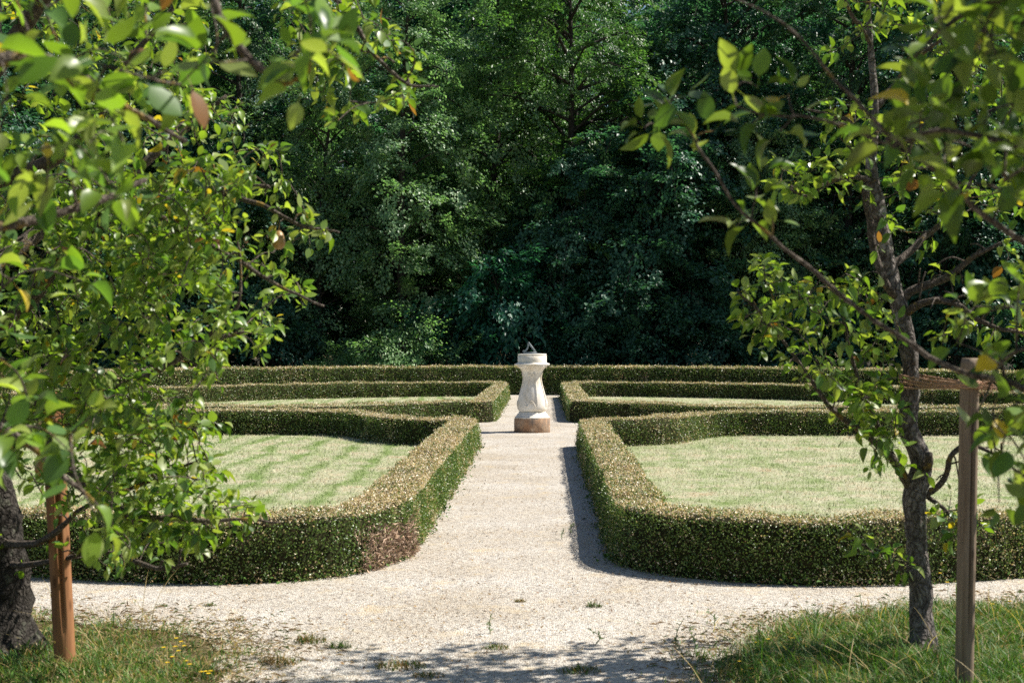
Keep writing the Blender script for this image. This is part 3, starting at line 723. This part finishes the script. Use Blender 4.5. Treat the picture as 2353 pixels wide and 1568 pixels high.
TL = [pick(polyL, 560, 5.0, 7.2, .475, 2.4, 1), pick([(0, 420), (650, 330), (770, 540), (480, 560), (560, 760), (420, 900), (520, 1020), (380, 1080), (0, 1000)], 380, 4.8, 6.2, .47, 2.6, 2),
      pick([(640, -80), (840, -80), (880, 40), (1015, 185), (905, 245), (770, 280), (700, 200), (650, 80)], 52, 4.7, 5.3, .35, 3, 3),
      pick([(-500, 0), (-100, -100), (-100, 1000), (-450, 800)], 120, 4.8, 7.2, .4, 2.2, 4),
      pick([(-40, 860), (300, 860), (480, 1000), (460, 1230), (260, 1270), (190, 1060), (-40, 1060)], 130, 4.8, 6.0, .36, 3, 6),
      pick([(200, 1080), (470, 1060), (640, 1180), (560, 1215), (440, 1270), (260, 1300)], 55, 5.2, 5.8, .35, 3, 5)]
fruit_tree("pear_tree", "big leafy fruit tree with a thick rough shaded trunk beside the orange brown stake", trunkL, limbsL, np.vstack(TL), .049, .022, fruit=[U(640, 555, 5.35), U(95, 1075, 5.6)])

# near left fruit tree: stands just outside the picture, its blurred branches reach in
trunkN = [(-1.55, 2.5, 0, .085), (-1.53, 2.52, .5, .075), (-1.5, 2.5, 1.1, .07), (-1.46, 2.5, 1.7, .06), (-1.4, 2.5, 2.3, .045), (-1.35, 2.5, 2.9, .03)]
limbsN = [L3(q) for q in (
    [(-720, -420, 2.5, .024), (-200, -420, 2.45, .018), (250, -260, 2.4, .013), (450, -60, 2.4, .009), (505, 30, 2.4, .008), (560, 120, 2.4, .007), (640, 195, 2.42, .005), (705, 165, 2.42, .0035)],
    [(-750, 300, 2.5, .024), (-300, 200, 2.6, .018), (20, 140, 2.7, .014), (180, 170, 2.8, .010), (300, 260, 2.85, .007), (420, 330, 2.9, .005)],
    [(-760, 620, 2.5, .022), (-300, 560, 2.7, .016), (20, 520, 2.9, .011), (200, 470, 3.0, .008), (330, 420, 3.1, .005)],
    [(-780, 900, 2.5, .02), (-350, 900, 2.9, .014), (-40, 960, 3.2, .010), (150, 1090, 3.3, .007), (250, 1190, 3.4, .004)])]
TN = [pick([(-60, -80), (480, -80), (500, 120), (420, 330), (250, 480), (-60, 480)], 36, 2.2, 3.0, .3, 4, 11),
      pick([(560, -60), (760, -60), (800, 130), (700, 250), (640, 190), (600, 60)], 7, 2.3, 2.5, .2, 4, 12),
      pick([(-60, 480), (240, 480), (200, 900), (280, 1220), (130, 1230), (-60, 1000)], 16, 2.8, 3.5, .3, 4, 13),
      pick([(-900, -700), (-100, -600), (-100, 800), (-900, 600)], 60, 2.0, 3.2, .3, 4, 14)]
fruit_tree("apple_tree", "blurred close branches with large bright leaves hanging in from the upper left", trunkN, limbsN, np.vstack(TN), .062, .05, .002, .4, dark=1.1, spur=.12, droop=-.1)

# right fruit tree with the leaning, kinked trunk
d = 6.62
b = G(2120, 1505); b[2] = 0
trunkR = [(b[0], b[1], 0, .062), *L3([(2116, 1380, d, 0.0534), (2106, 1230, d, 0.0488), (2100, 1135, d, 0.0552), (2116, 1060, d, 0.0478), (2086, 975, d, 0.0423), (2092, 890, d, 0.0396), (2086, 800, d, 0.0386), (2062, 690, d, 0.0386), (2036, 580, d, 0.0350), (2012, 450, d, 0.0313), (2002, 370, d, 0.0258), (2010, 250, d, 0.0193), (2000, 100, d, 0.0147), (1985, -120, d, 0.0092)])]
limbsR = [L3(q) for q in (
    [(2090, 1120, d, .026), (2045, 1050, 6.5, .018), (1970, 985, 6.4, .014), (1900, 930, 6.3, .011), (1860, 870, 6.25, .009), (1800, 790, 6.2, .007), (1740, 710, 6.2, .006), (1695, 670, 6.2, .004)],
    [(2060, 1070, d, .015), (2010, 960, 6.5, .012), (1965, 850, 6.45, .009), (1945, 760, 6.4, .007), (1940, 680, 6.4, .005)],
    [(2118, 1135, d, .022), (2165, 1112, 6.6, .015), (2190, 1040, 6.6, .013), (2230, 1022, 6.6, .010), (2300, 1050, 6.5, .006)],
    [(2068, 690, d, .022), (2110, 660, 6.6, .019), (2180, 635, 6.6, .016), (2250, 580, 6.55, .010), (2340, 550, 6.5, .006)],
    [(2078, 720, d, .022), (2130, 690, 6.5, .017), (2200, 700, 6.45, .013), (2270, 745, 6.4, .010), (2380, 770, 6.4, .006)],
    [(2048, 610, d, .020), (2110, 560, 6.7, .016), (2180, 490, 6.8, .012), (2240, 400, 6.8, .008), (2290, 300, 6.8, .005)],
    [(2008, 420, d, .014), (1960, 405, 6.5, .011), (1900, 420, 6.45, .009), (1855, 448, 6.4, .006), (1795, 415, 6.4, .004)],
    [(2006, 330, d, .014), (1960, 280, 6.6, .010), (1900, 260, 6.6, .007), (1850, 250, 6.6, .004)],
    [(2010, 250, d, .014), (2090, 150, 6.7, .011), (2200, 60, 6.7, .008), (2330, -20, 6.6, .005)],
    [(2000, 100, d, .011), (1950, 20, 6.5, .008), (1920, -60, 6.5, .005)],
    [(2095, 1325, d, .010), (2030, 1272, 6.5, .007), (1965, 1240, 6.5, .004)],
    [(2062, 690, d, .020), (2035, 650, 6.55, .019), (2008, 570, 6.55, .018), (1990, 470, 6.55, .015), (1985, 420, 6.55, .010)],
    [(2112, 1040, d, .021), (2128, 1075, 6.55, .020), (2134, 1042, 6.52, .019)],
    [(2130, 1140, d, .012), (2180, 1180, 6.6, .008), (2215, 1230, 6.6, .005)])]
TR = [pick([(1690, 650), (1760, 600), (1840, 640), (1960, 625), (2050, 660), (2070, 760), (2040, 900), (1960, 1000), (1880, 900), (1770, 830), (1700, 760)], 112, 6.0, 6.8, .44, 3, 21),
      pick([(1860, 850), (2060, 800), (2075, 1100), (1990, 1080), (1920, 990)], 50, 6.1, 6.7, .36, 3, 22),
      pick([(1880, 190), (1920, -120), (2420, -120), (2420, 480), (2180, 520), (2090, 450), (2040, 600), (1970, 560), (1990, 440), (1900, 300)], 165, 6.1, 7.4, .46, 2.6, 23),
      pick([(1765, 350), (1930, 340), (1990, 430), (1860, 460), (1780, 440)], 26, 6.3, 6.6, .3, 3, 24),
      pick([(1930, 1215), (2060, 1240), (2100, 1330), (2060, 1330)], 8, 6.4, 6.6, .2, 3, 25),
      pick([(2120, 620), (2352, 560), (2352, 800), (2150, 800)], 14, 6.3, 6.7, .3, 3, 26),
      pick([(2130, 1120), (2240, 1150), (2260, 1300), (2160, 1240)], 12, 6.4, 6.7, .3, 3, 27),
      pick([(2350, -300), (2900, -200), (2800, 700), (2350, 800)], 90, 6.0, 7.2, .4, 2.4, 28),
      pick([(2000, -420), (2500, -400), (2450, -100), (1950, -100)], 62, 6.2, 7.3, .4, 2.4, 29)]
fruit_tree("pear_tree", "slender crooked fruit tree with flaking grey bark tied to the weathered stake", trunkR, limbsR, np.vstack(TR), .055, .034, bark='bark_pale', bare=(2, 3, 4), twig_r=.0024, max_seg=.4)

# near right fruit tree: trunk outside the picture, blurred shaded branches reach in
trunkQ = [(1.85, 2.75, 0, .085), (1.83, 2.78, .5, .075), (1.8, 2.8, 1.0, .07), (1.78, 2.8, 1.6, .06), (1.75, 2.85, 2.2, .05), (1.75, 2.9, 2.9, .03)]
limbsQ = [L3(q) for q in (
    [(2950, 1010, 2.85, 0.0112), (2600, 960, 2.95, 0.0089), (2352, 900, 3.05, 0.0072), (2130, 815, 3.15, 0.0058), (1900, 650, 3.2, 0.0048), (1750, 530, 3.2, 0.0039), (1640, 395, 3.2, 0.0034), (1560, 270, 3.2, 0.0025), (1500, 215, 3.2, 0.0016)],
    [(2950, 800, 2.85, 0.0112), (2600, 680, 2.8, 0.0084), (2352, 560, 2.8, 0.0067), (2200, 440, 2.8, 0.0056), (2080, 345, 2.8, 0.0048), (1985, 255, 2.8, 0.0039), (1920, 185, 2.8, 0.0034), (1850, 100, 2.8, 0.0028), (1760, 30, 2.8, 0.0025), (1640, -15, 2.8, 0.0016)],
    [(2080, 350, 2.8, 0.0039), (1960, 300, 2.8, 0.0034), (1850, 272, 2.8, 0.0028), (1760, 268, 2.8, 0.0022), (1695, 240, 2.8, 0.0016)],
    [(2950, 560, 2.85, 0.0123), (2550, 420, 2.7, 0.0089), (2330, 330, 2.6, 0.0067), (2150, 300, 2.6, 0.0044), (2050, 330, 2.6, 0.0028)],
    [(2930, 200, 2.87, 0.0123), (2600, 60, 2.7, 0.0089), (2380, -20, 2.6, 0.0067), (2180, 60, 2.55, 0.0044), (2100, 130, 2.5, 0.0022)],
    [(2980, 1000, 2.8, 0.0089), (2600, 900, 3.1, 0.0067), (2380, 800, 3.2, 0.0050), (2280, 860, 3.3, 0.0034), (2230, 1000, 3.3, 0.0022)],
    [(2900, 0, 2.9, 0.0123), (3100, -300, 3.0, 0.0089), (3000, -700, 3.1, 0.0056)])]
TQ = [np.array([U(1530, 225, 3.2), U(1510, 290, 3.2), U(1600, 330, 3.2), U(1560, 220, 3.18), U(1735, 460, 3.2), U(1700, 470, 3.2), U(1745, 400, 3.2), U(1690, 520, 3.2), U(1775, 500, 3.2), U(1485, 205, 3.2), U(1480, 295, 3.15), U(1640, 300, 3.2)]),
      np.array([U(1690, 200, 2.8), U(1740, 200, 2.8), U(1720, 290, 2.8), U(1810, 215, 2.8), U(1790, 300, 2.8)]),
      pick([(1980, 300), (2090, 150), (2160, -40), (2420, -60), (2420, 480), (2300, 440), (2150, 420), (2070, 370)], 72, 2.4, 3.2, .3, 4, 31),
      pick([(2150, 740), (2330, 600), (2450, 600), (2450, 1220), (2300, 1180), (2240, 1040), (2130, 860)], 26, 2.9, 3.5, .3, 4, 32),
      pick([(2500, -800), (3400, -800), (3400, 900), (2500, 700)], 130, 2.2, 3.6, .3, 4, 33),
      np.c_[rng.uniform(1.25, 2.7, 170), rng.uniform(2.3, 3.9, 170), rng.uniform(2.5, 3.4, 170)]]  # unseen foliage above the frame, added sunward to shade the branches below
fruit_tree("apple_tree", "blurred shaded branches with dark leaves reaching in from the upper right, close to the viewer", trunkQ, limbsQ, np.vstack(TQ), .060, .045, .002, .4, dark=.75, spur=.06, droop=.15)  # the dark factor dims the leaf colour itself, painting shade into it

# ------------------------------------------------------------------ stakes and twine
def stake(label, foot, top, r, mat, crack_a):
    f = np.asarray(foot); t_ = np.asarray(top); root = thing("tree_stake", label, "stake", tuple(f))
    z = np.linspace(-.02, 1, 60)[:, None]; p = (t_ - f) * z
    mb = MB(); k = 40; a = np.arange(k) * 2 * math.pi / k
    rad = r * (1 + .03 * (vnoise(np.c_[z * 3, z * 0, z * 0], 3) - .5)); rr = rad[:, None] * np.ones((1, k))
    ridx = int(crack_a / (2 * math.pi) * k); zz = z[:, 0]
    depth = np.clip(np.interp(zz, [0, .12, .25, .6, .78, .9, 1], [0, .02, .2, .35, .25, 0, 0]), 0, 1) * r
    rr[:, ridx] -= depth * 2; rr[:, ridx + 1] -= depth * 1.6
    rr[-1] *= .86; rr[-2] *= .97
    V = p[:, None] + np.stack([rr * np.cos(a), rr * np.sin(a), 0 * rr], -1)
    n = len(z); i = np.arange(n - 1)[:, None]; j = np.arange(k)[None]
    F = np.stack([i * k + j, i * k + (j + 1) % k, (i + 1) * k + (j + 1) % k, (i + 1) * k + j], -1).reshape(-1, 4)
    V = np.vstack([V.reshape(-1, 3), p[-1:]]); jj = np.arange(k); T = np.stack([np.full(k, n * k), (n - 1) * k + jj, (n - 1) * k + (jj + 1) % k], 1)
    mb.add(V, [F, T]); mb.build("pole", mat, root, True); return root
fl = G(150, 1530); fl[2] = 0
tl = U(118, 900, fl @ FWD - CAM @ FWD - .02)
stake("round orange brown wooden stake beside the thick trunk at the left", fl, tl, .047, M['pole_new'], R(290))
fr = U(2214, 1590, 5.88); fr[2] = 0
tr_ = U(2228, 822, 5.88)
stake("weathered grey brown wooden stake beside the crooked tree at the right", fr, tr_, .038, M['pole_old'], R(285))
def twine():
    st = U(2228, 880, 5.88); tk = U(2092, 880, 6.62); e = tk - st; e[2] = 0; ln = np.linalg.norm(e); e /= ln; s = np.array([-e[1], e[0], 0])
    root = thing("coir_twine", "frayed orange brown twine looped between the crooked trunk and the weathered stake", "twine", tuple(st))
    for q in range(6):
        mb = MB(); r1, r2 = .042 + .004 * q % .008, .052; dz1, dz2 = rng.uniform(-.02, .028, 2)
        if q > 3: dz2 += .03
        pts = [st + (s * math.cos(a) - e * math.sin(a)) * r1 + UP * dz1 for a in np.linspace(math.pi, 0, 9)] + [tk + (s * math.cos(a) + e * math.sin(a)) * r2 + UP * dz2 for a in np.linspace(0, math.pi, 9)]
        pts = resample(np.array(pts), .02, True); pts += (rng.normal(0, .0012, pts.shape)); pts[:, 2] -= .012 * np.sin(np.clip(((pts - st) @ e) / ln, 0, 1) * math.pi) * rng.uniform(.2, 1.4)
        mb.tube(pts - st, .0045, 6, closed=True); mb.build("strand", M['coir'], root, True)
    mb = MB()
    for _ in range(70):
        p = st - s * rng.uniform(-.02, .05) - e * .04 + rng.normal(0, .012, 3) + RGT * rng.uniform(0, .05); q = rdir(1)[0] * .03 - UP * .012
        mb.tube(np.array([p, p + q * .5, p + q + rng.normal(0, .008, 3)]) - st, .0011, 4, cap=False)
    mb.build("frayed_end", M['coir'], root)
twine()

# ------------------------------------------------------------------ weeds and flowers
def tuft_thing(px, py, r, h, label, group, brown=.2, name="grass_tuft"):
    c = G(px, py); c[2] = .008; root = thing(name, label, "tuft", tuple(c), group); k = int(r * 1700)
    a = rng.uniform(0, 2 * math.pi, k); q = np.sqrt(rng.uniform(0, 1, k)) * r
    P = np.stack([q * np.cos(a), q * np.sin(a) * .7, 0 * a], 1); br = rng.uniform(size=k) < brown
    cl = np.where(br[:, None], [[.30, .19, .08]], [[.08, .14, .03]]) * rng.uniform(.6, 1.25, (k, 1))
    mb = MB(); blades(mb, P, rng.uniform(.4, 1.2, k) * h * (1.15 - .8 * (q / r) ** 2), np.full(k, .005), rng.uniform(.3, 1.6, k), cl, 3); mb.build("blades", M['leaf_grass'], root)
for (px, py, r, h, br, lb) in ((712, 1477, .085, .055, .45, "larger mixed green and brown weed tuft on the gravel at the left"), (780, 1490, .055, .05, .05, "small dark green grass tuft on the gravel right of the larger brown tuft"),
        (1365, 1396, .045, .04, .15, "lone green tuft on the open gravel in front of the right hedge corner"), (1195, 1384, .04, .022, .7, "flat brownish sprig on the gravel below the path mouth"),
        (482, 1393, .04, .02, .3, "flat weed rosette on the gravel beneath the left hedge"), (640, 1525, .10, .05, .65, "dry brown tuft on the gravel near the lower left grass"),
        (920, 1535, .12, .045, .45, "wide low grass patch in the dappled shade at the bottom"), (1140, 1492, .07, .03, .25, "low tuft with yellow flowers at the edge of the tree shadow"), (985, 1556, .07, .03, .6, "brownish tuft at the bottom edge of the gravel"),
        (1330, 1545, .10, .04, .25, "low green tuft inside the tree shadow at the bottom right of the gravel"), (375, 1395, .03, .02, .3, "tiny weed on the gravel close to the left grass edge"), (540, 1428, .05, .025, .8, "dark withered tuft at the tip of the left grass")):
    tuft_thing(px, py, r, h, lb, "tufts growing in the gravel", br)
def upright(px, py, h, label):
    h *= .75; c = G(px, py); c[2] = .008; root = thing("upright_weed", label, "weed", tuple(c), "upright weeds on the gravel")
    mb = MB(); pts = spline([(0, 0, 0), (.01 * rng.normal(), .01, h * .5), (.02 * rng.normal(), 0, h)], 5); mb.tube(pts, np.linspace(.0028, .0014, len(pts)), 5); mb.build("stem", M['stem'], root)
    k = 18; i = rng.integers(2, len(pts), k); P = pts[i]; A = rdir(k) + UP * .6; mb = MB(); L = rng.uniform(.012, .03, k)
    leaves(mb, P, A, UP + rdir(k) * .4, L, L * .28, np.array([[.10, .18, .04]]) * rng.uniform(.7, 1.2, (k, 1))); mb.build("leaves", M['leaf_grass'], root)
for px, py, h, lb in ((1575, 1328, .15, "leafy upright weed against the foot of the right hedge"), (1855, 1350, .08, "short weed at the foot of the right hedge left of the crooked tree"), (1985, 1418, .14, "upright weed at the edge of the right grass left of the crooked trunk"),
        (1126, 1458, .10, "thin lone upright weed in the middle of the gravel"), (1368, 1482, .09, "small upright weed right of the thin lone one"), (1552, 1485, .16, "tall upright weed furthest left of the cluster before the right grass"), (1592, 1512, .17, "tall upright weed in the middle of the cluster before the right grass"),
        (1570, 1535, .15, "upright weed lowest of the cluster before the right grass"), (1640, 1440, .10, "weed among the first grass blades right of the gravel"), (1640, 1555, .13, "upright weed at the bottom edge beside the right grass"), (1290, 1240, .10, "spindly weed in the shadow strip beside the right hedge"), (1312, 1225, .08, "small pale weed in the hedge shadow on the path")):
    upright(px, py, h, lb)
def flower(px, py, h, label, group):
    c = G(px, py); c[2] = 0; root = thing("yellow_flower", label, "flower", tuple(c), group)
    mb = MB(); mb.tube([(0, 0, 0), (.004, 0, h * .5), (0, 0, h)], .0016, 5); mb.build("stem", M['stem'], root)
    k = 13; a = np.arange(k) * 2 * math.pi / k; mb = MB(); P = np.tile((0, 0, h), (k, 1)); A = np.stack([np.cos(a), np.sin(a), 0 * a + .35], 1); leaves(mb, P, A, np.tile(UP, (k, 1)), .0125, .006, np.ones((k, 3))); mb.build("petals", M['yellow'], root)
for px, py in ((625, 1462), (640, 1470), (650, 1480), (622, 1482), (585, 1484), (632, 1492), (612, 1506), (655, 1516), (596, 1520), (668, 1524), (705, 1542), (718, 1541), (728, 1546), (735, 1540)):
    px2 = px * .72 - 45; flower(px2, py + 28, .05, "small yellow flower in the dry grass right of the orange brown stake", "yellow flowers in the left grass")
for px, py in ((1738, 1500), (1765, 1492), (1775, 1516), (1740, 1530), (1700, 1545), (1820, 1490), (1725, 1562), (1790, 1555)):
    flower(px, py, .05, "small yellow flower in the grass left of the crooked tree", "yellow flowers in the right grass")
for px, py in ((2160, 1300), (2185, 1290), (2205, 1310), (2176, 1322), (2280, 1375), (2320, 1368)):
    flower(px, py + 45, .075, "small yellow flower beyond the crooked tree near the hedge foot", "yellow flowers between crooked tree and hedge")

# ------------------------------------------------------------------ the wood behind
def forest_proto(seed, H, Rr, nleaf, leafL, cols, base=.6, tier=.35, droop=.3, dens_pow=1.0, nlimb=42, wd=.6):
    rs = np.random.default_rng(seed)
    tk = MB(); pts = np.array([(0, 0, 0), (rs.normal() * .1, rs.normal() * .1, H * .3), (rs.normal() * .25, rs.normal() * .25, H * .65), (rs.normal() * .3, rs.normal() * .3, H * .97)])
    tp = spline(pts, 8); tk.tube(tp, np.linspace(.02 + H * .011, .02, len(tp)), 9)
    lf = MB(); P_, A_, N_ = [], [], []
    per = nleaf // nlimb
    for i in range(nlimb):
        t_ = (i + rs.uniform()) / nlimb; z0 = base + (H - base) * t_ ** .95
        rl = Rr * (math.sin(math.pi * min(1, .22 + .78 * t_)) ** .7 * .85 + .15) * rs.uniform(.6, 1.15) * (1.0 if t_ > .12 else .8)
        az = i * 2.4 + rs.normal() * .4; dirv = np.array([math.cos(az), math.sin(az), 0])
        p0 = np.array([np.interp(z0 * .92, tp[:, 2], tp[:, k]) for k in (0, 1)] + [z0 * .92])
        p1 = p0 + dirv * rl * .55 + UP * rl * rs.uniform(.15, .45); p2 = p0 + dirv * rl + UP * rl * (rs.uniform(.1, .5) - droop)
        lp = spline([p0, p1, p2], 6); tk.tube(lp, np.linspace(.012 + .016 * rl, .008, len(lp)), 5, cap=False)
        ncl = max(4, int(rl * 4.6)); w_ = rs.uniform(.3, 1.05, ncl) ** .8
        for wq in w_:
            q = np.array([np.interp(min(wq, 1), np.linspace(0, 1, len(lp)), lp[:, k]) for k in range(3)]) + rs.normal(0, .28 + .08 * rl, 3) * np.array([1, 1, .7])
            sdir = unit(dirv * 1.0 + rs.normal(0, .6, 3) + np.array([0, 0, -.15 - droop * .6])); k = max(6, per // ncl)
            ln = rs.uniform(.5, 1.35); u = rs.uniform(0, 1, k); sd = unit(np.cross(sdir, UP)); up2 = np.cross(sd, sdir)
            wdt = .26 * ln * (1 - .65 * u)
            pp = q + sdir * (u * ln)[:, None] + sd * (rs.normal(0, 1, k) * wdt)[:, None] + up2 * (rs.normal(0, 1, k) * wdt * tier)[:, None] - UP * (droop * .4 * ln * u ** 2)[:, None]
            P_.append(pp); rd = unit(rs.normal(size=(k, 3))); A_.append(unit(sdir + sd * (rs.normal(0, .8, k))[:, None] + rd * .5 + np.array([0, 0, -.35]))); N_.append(unit(up2 + rd * .55))
    P = np.vstack(P_); A = np.vstack(A_); Nn = np.vstack(N_); n = len(P)
    P[:, 2] = np.maximum(P[:, 2], .06)
    cols = np.asarray(cols, float); c = cols[rs.integers(0, len(cols), n)] * rs.uniform(.7, 1.3, (n, 1))
    L = leafL * rs.uniform(.65, 1.3, n); leaves(lf, P, A, Nn, L, L * wd, c)
    return tk, lf
ALDER = [(.18, .29, .14), (.25, .36, .18), (.12, .22, .11)]
HORN = [(.095, .19, .05), (.13, .225, .055), (.075, .155, .05)]
DARK = [(.055, .145, .09), (.075, .17, .10), (.04, .115, .075)]
OLIVE = [(.075, .145, .065), (.10, .17, .065), (.055, .12, .06)]
protos = {}
def proto(key, *a, **k):
    tk, lf = forest_proto(*a, **k); protos[key] = (tk, lf, [])
def place(key, name, label, x, y, s, rz, group=None, sz=None, cat="tree"):
    tk, lf, got = protos[key]
    root = thing(name, label, cat, (x, y, 0), group, rz); root.scale = (s, s, sz or s)
    if not got:
        a = tk.build("trunk", M['bark_dark'], root, True); b_ = lf.build("crown", M['leaf_wood'], root); got += [a, b_]
    else:
        for q in got:
            c = q.copy(); col.objects.link(c); c.parent = root
proto('alder', 11, 13.5, 2.3, 42000, .10, ALDER, base=1.9, tier=.5, droop=.35, nlimb=48, wd=.75)
proto('alder2', 12, 11.0, 2.5, 40000, .10, ALDER, base=.7, tier=.5, droop=.3, nlimb=44, wd=.7)
proto('hornbeam', 13, 15.0, 3.2, 56000, .105, HORN, base=1.2, tier=.28, droop=.25, nlimb=56, wd=.55)
proto('maple', 14, 15.0, 3.4, 56000, .12, DARK, base=.7, tier=.4, droop=.45, nlimb=56, wd=.8)
proto('beech', 15, 16.0, 3.3, 56000, .11, OLIVE, base=.5, tier=.26, droop=.4, nlimb=58, wd=.6)
proto('maple2', 16, 9.0, 3.0, 46000, .115, DARK, base=.3, tier=.35, droop=.5, nlimb=44, wd=.75)
proto('cherry', 17, 4.2, 1.5, 7200, .17, [(.035, .14, .085), (.045, .165, .095), (.03, .11, .08)], base=.25, tier=.5, droop=.6, nlimb=30, wd=.5)
proto('bush', 18, 1.75, 1.35, 9000, .085, [(.22, .37, .15), (.28, .42, .17), (.15, .28, .11)], base=.2, tier=.5, droop=.2, nlimb=26, wd=.6)
proto('hazel', 19, 3.2, 1.5, 11000, .11, DARK, base=.15, tier=.4, droop=.4, nlimb=30, wd=.75)
def PX(px, d): q = U(px, 784, d); return float(q[0]), float(q[1])
front_row = [
    (-60, 43.5, 'maple', 1.0, 0.3, "dark leafy tree behind the hedge at the far left, mostly hidden by the fruit tree"),
    (170, 44.5, 'beech', .95, 1.1, "olive green tree behind the hedge seen through the big left fruit tree"),
    (400, 43.2, 'maple2', 1.05, 2.0, "low dark tree behind the hedge under the hanging fruit branches"),
    (560, 45.5, 'beech', 1.0, 4.1, "tall dark tree right of the big fruit tree crown, sky showing through it"),
    (735, 43.4, 'alder2', .92, .4, "silvery green tree left of the brightest one, leaves glinting"),
    (930, 42.6, 'alder', 1.0, 2.2, "brightest glossy green tree behind the hedge left of the sundial, thin dark stem below"),
    (1130, 45.5, 'alder', 1.05, 1.2, "green glossy tree rising behind and left of the sundial"),
    (1330, 44.8, 'hornbeam', 1.05, 3.3, "yellow green tree with fanned top branches at the upper centre"),
    (1310, 43.4, 'maple2', .85, 5.1, "low blue green tree just right of the sundial behind the tall hedge"),
    (1520, 43.4, 'maple2', 1.08, 1.0, "broad drooping blue green tree with tiered foliage right of the sundial"),
    (1640, 45.5, 'maple', 1.05, 3.0, "tall dark maple at the upper right of the middle, top lit in patches"),
    (1760, 43.2, 'alder2', .80, 2.9, "small dark tree left of the crooked fruit tree, one pale lit spray"),
    (1960, 44.6, 'beech', 1.02, 5.4, "dark tree in deep shade directly behind the crooked fruit tree"),
    (2160, 43.5, 'maple', .97, .9, "shaded dark tree behind the weathered stake"),
    (2420, 43.8, 'maple2', 1.15, 4.4, "low dark tree behind the hedge at the far right edge")]
kinds = {'maple': "maple_tree", 'maple2': "maple_tree", 'beech': "beech_tree", 'alder': "alder_tree", 'alder2': "alder_tree", 'hornbeam': "hornbeam_tree"}
for px, d_, k, s, rz, lb in front_row:
    x, y = PX(px, d_); place(k, kinds[k], lb, x, y, s, rz, "trees along the edge of the wood")
seq = ['maple', 'beech', 'maple', 'beech', 'maple', 'alder2', 'beech']
q = 0
for row, (d_, n_, s) in enumerate(((49.5, 10, 1.05), (55, 11, 1.15), (62, 12, 1.3), (70, 12, 1.5))):
    for i in range(n_):
        px = -250 + (2850) * (i + .5 * (row % 2) + rng.uniform(-.2, .2)) / (n_ - 1); x, y = PX(px, d_ + rng.uniform(-1.5, 1.5)); k = seq[(i * 3 + row * 2) % len(seq)]
        place(k, kinds[k], "dark tree deep in the wood behind the front trees", x, y, s * rng.uniform(.92, 1.1), rng.uniform(0, 6.28), "trees deep in the wood")
# extra trees beside the picture so that the wood does not end at its edges
for px, d_, k in ((-420, 44, 'beech'), (-750, 45, 'maple'), (2750, 44.5, 'beech'), (3080, 45, 'maple')):
    x, y = PX(px, d_); place(k, kinds[k], "dark tree at the wood's edge beyond the side of the garden", x, y, 1.0, rng.uniform(0, 6), "trees along the edge of the wood")
under = [(1150, 41.6, 'cherry', 1.0, .4, "cherry_sapling", "dark blue green sapling with big leaves behind the tall hedge left of the sundial"),
    (925, 41.0, 'bush', .98, .2, "bush", "bright pale green bush just above the tall hedge left of the sundial"), (790, 41.3, 'bush', .62, 2.2, "bush", "small bright bush at the left end of the pale green bush"),
    (1245, 41.0, 'cherry', .42, 2.4, "cherry_sapling", "small leafy sapling rising right beside the sundial top"), (1030, 42.0, 'hazel', .9, 1.3, "hazel_bush", "dark bush between the pale bush and the blue green sapling"),
    (1340, 41.6, 'hazel', .85, 2.0, "hazel_bush", "dark bush behind the tall hedge right of the sundial"), (1480, 41.7, 'hazel', .95, 3.0, "hazel_bush", "dark bush beneath the drooping blue green tree"),
    (1640, 41.7, 'hazel', .9, 4.0, "hazel_bush", "dark bush behind the hedge left of the right fruit tree's lowest leaves"), (620, 41.7, 'hazel', .95, 5.0, "hazel_bush", "shaded bush behind the hedge beside the tips of the left fruit tree"),
    (1850, 41.8, 'hazel', 1.0, 1.6, "hazel_bush", "shaded bush behind the hedge at the crooked fruit tree"), (2200, 41.0, 'hazel', .9, .6, "hazel_bush", "shaded bush behind the hedge at the weathered stake"), (300, 41.5, 'hazel', 1.0, 3.7, "hazel_bush", "bush behind the hedge covered by the big left fruit tree")]
for px, d_, k, s, rz, nm, lb in under:
    x, y = PX(px, d_); place(k, nm, lb, x, y, s, rz, cat="bush" if "bush" in nm else "sapling")
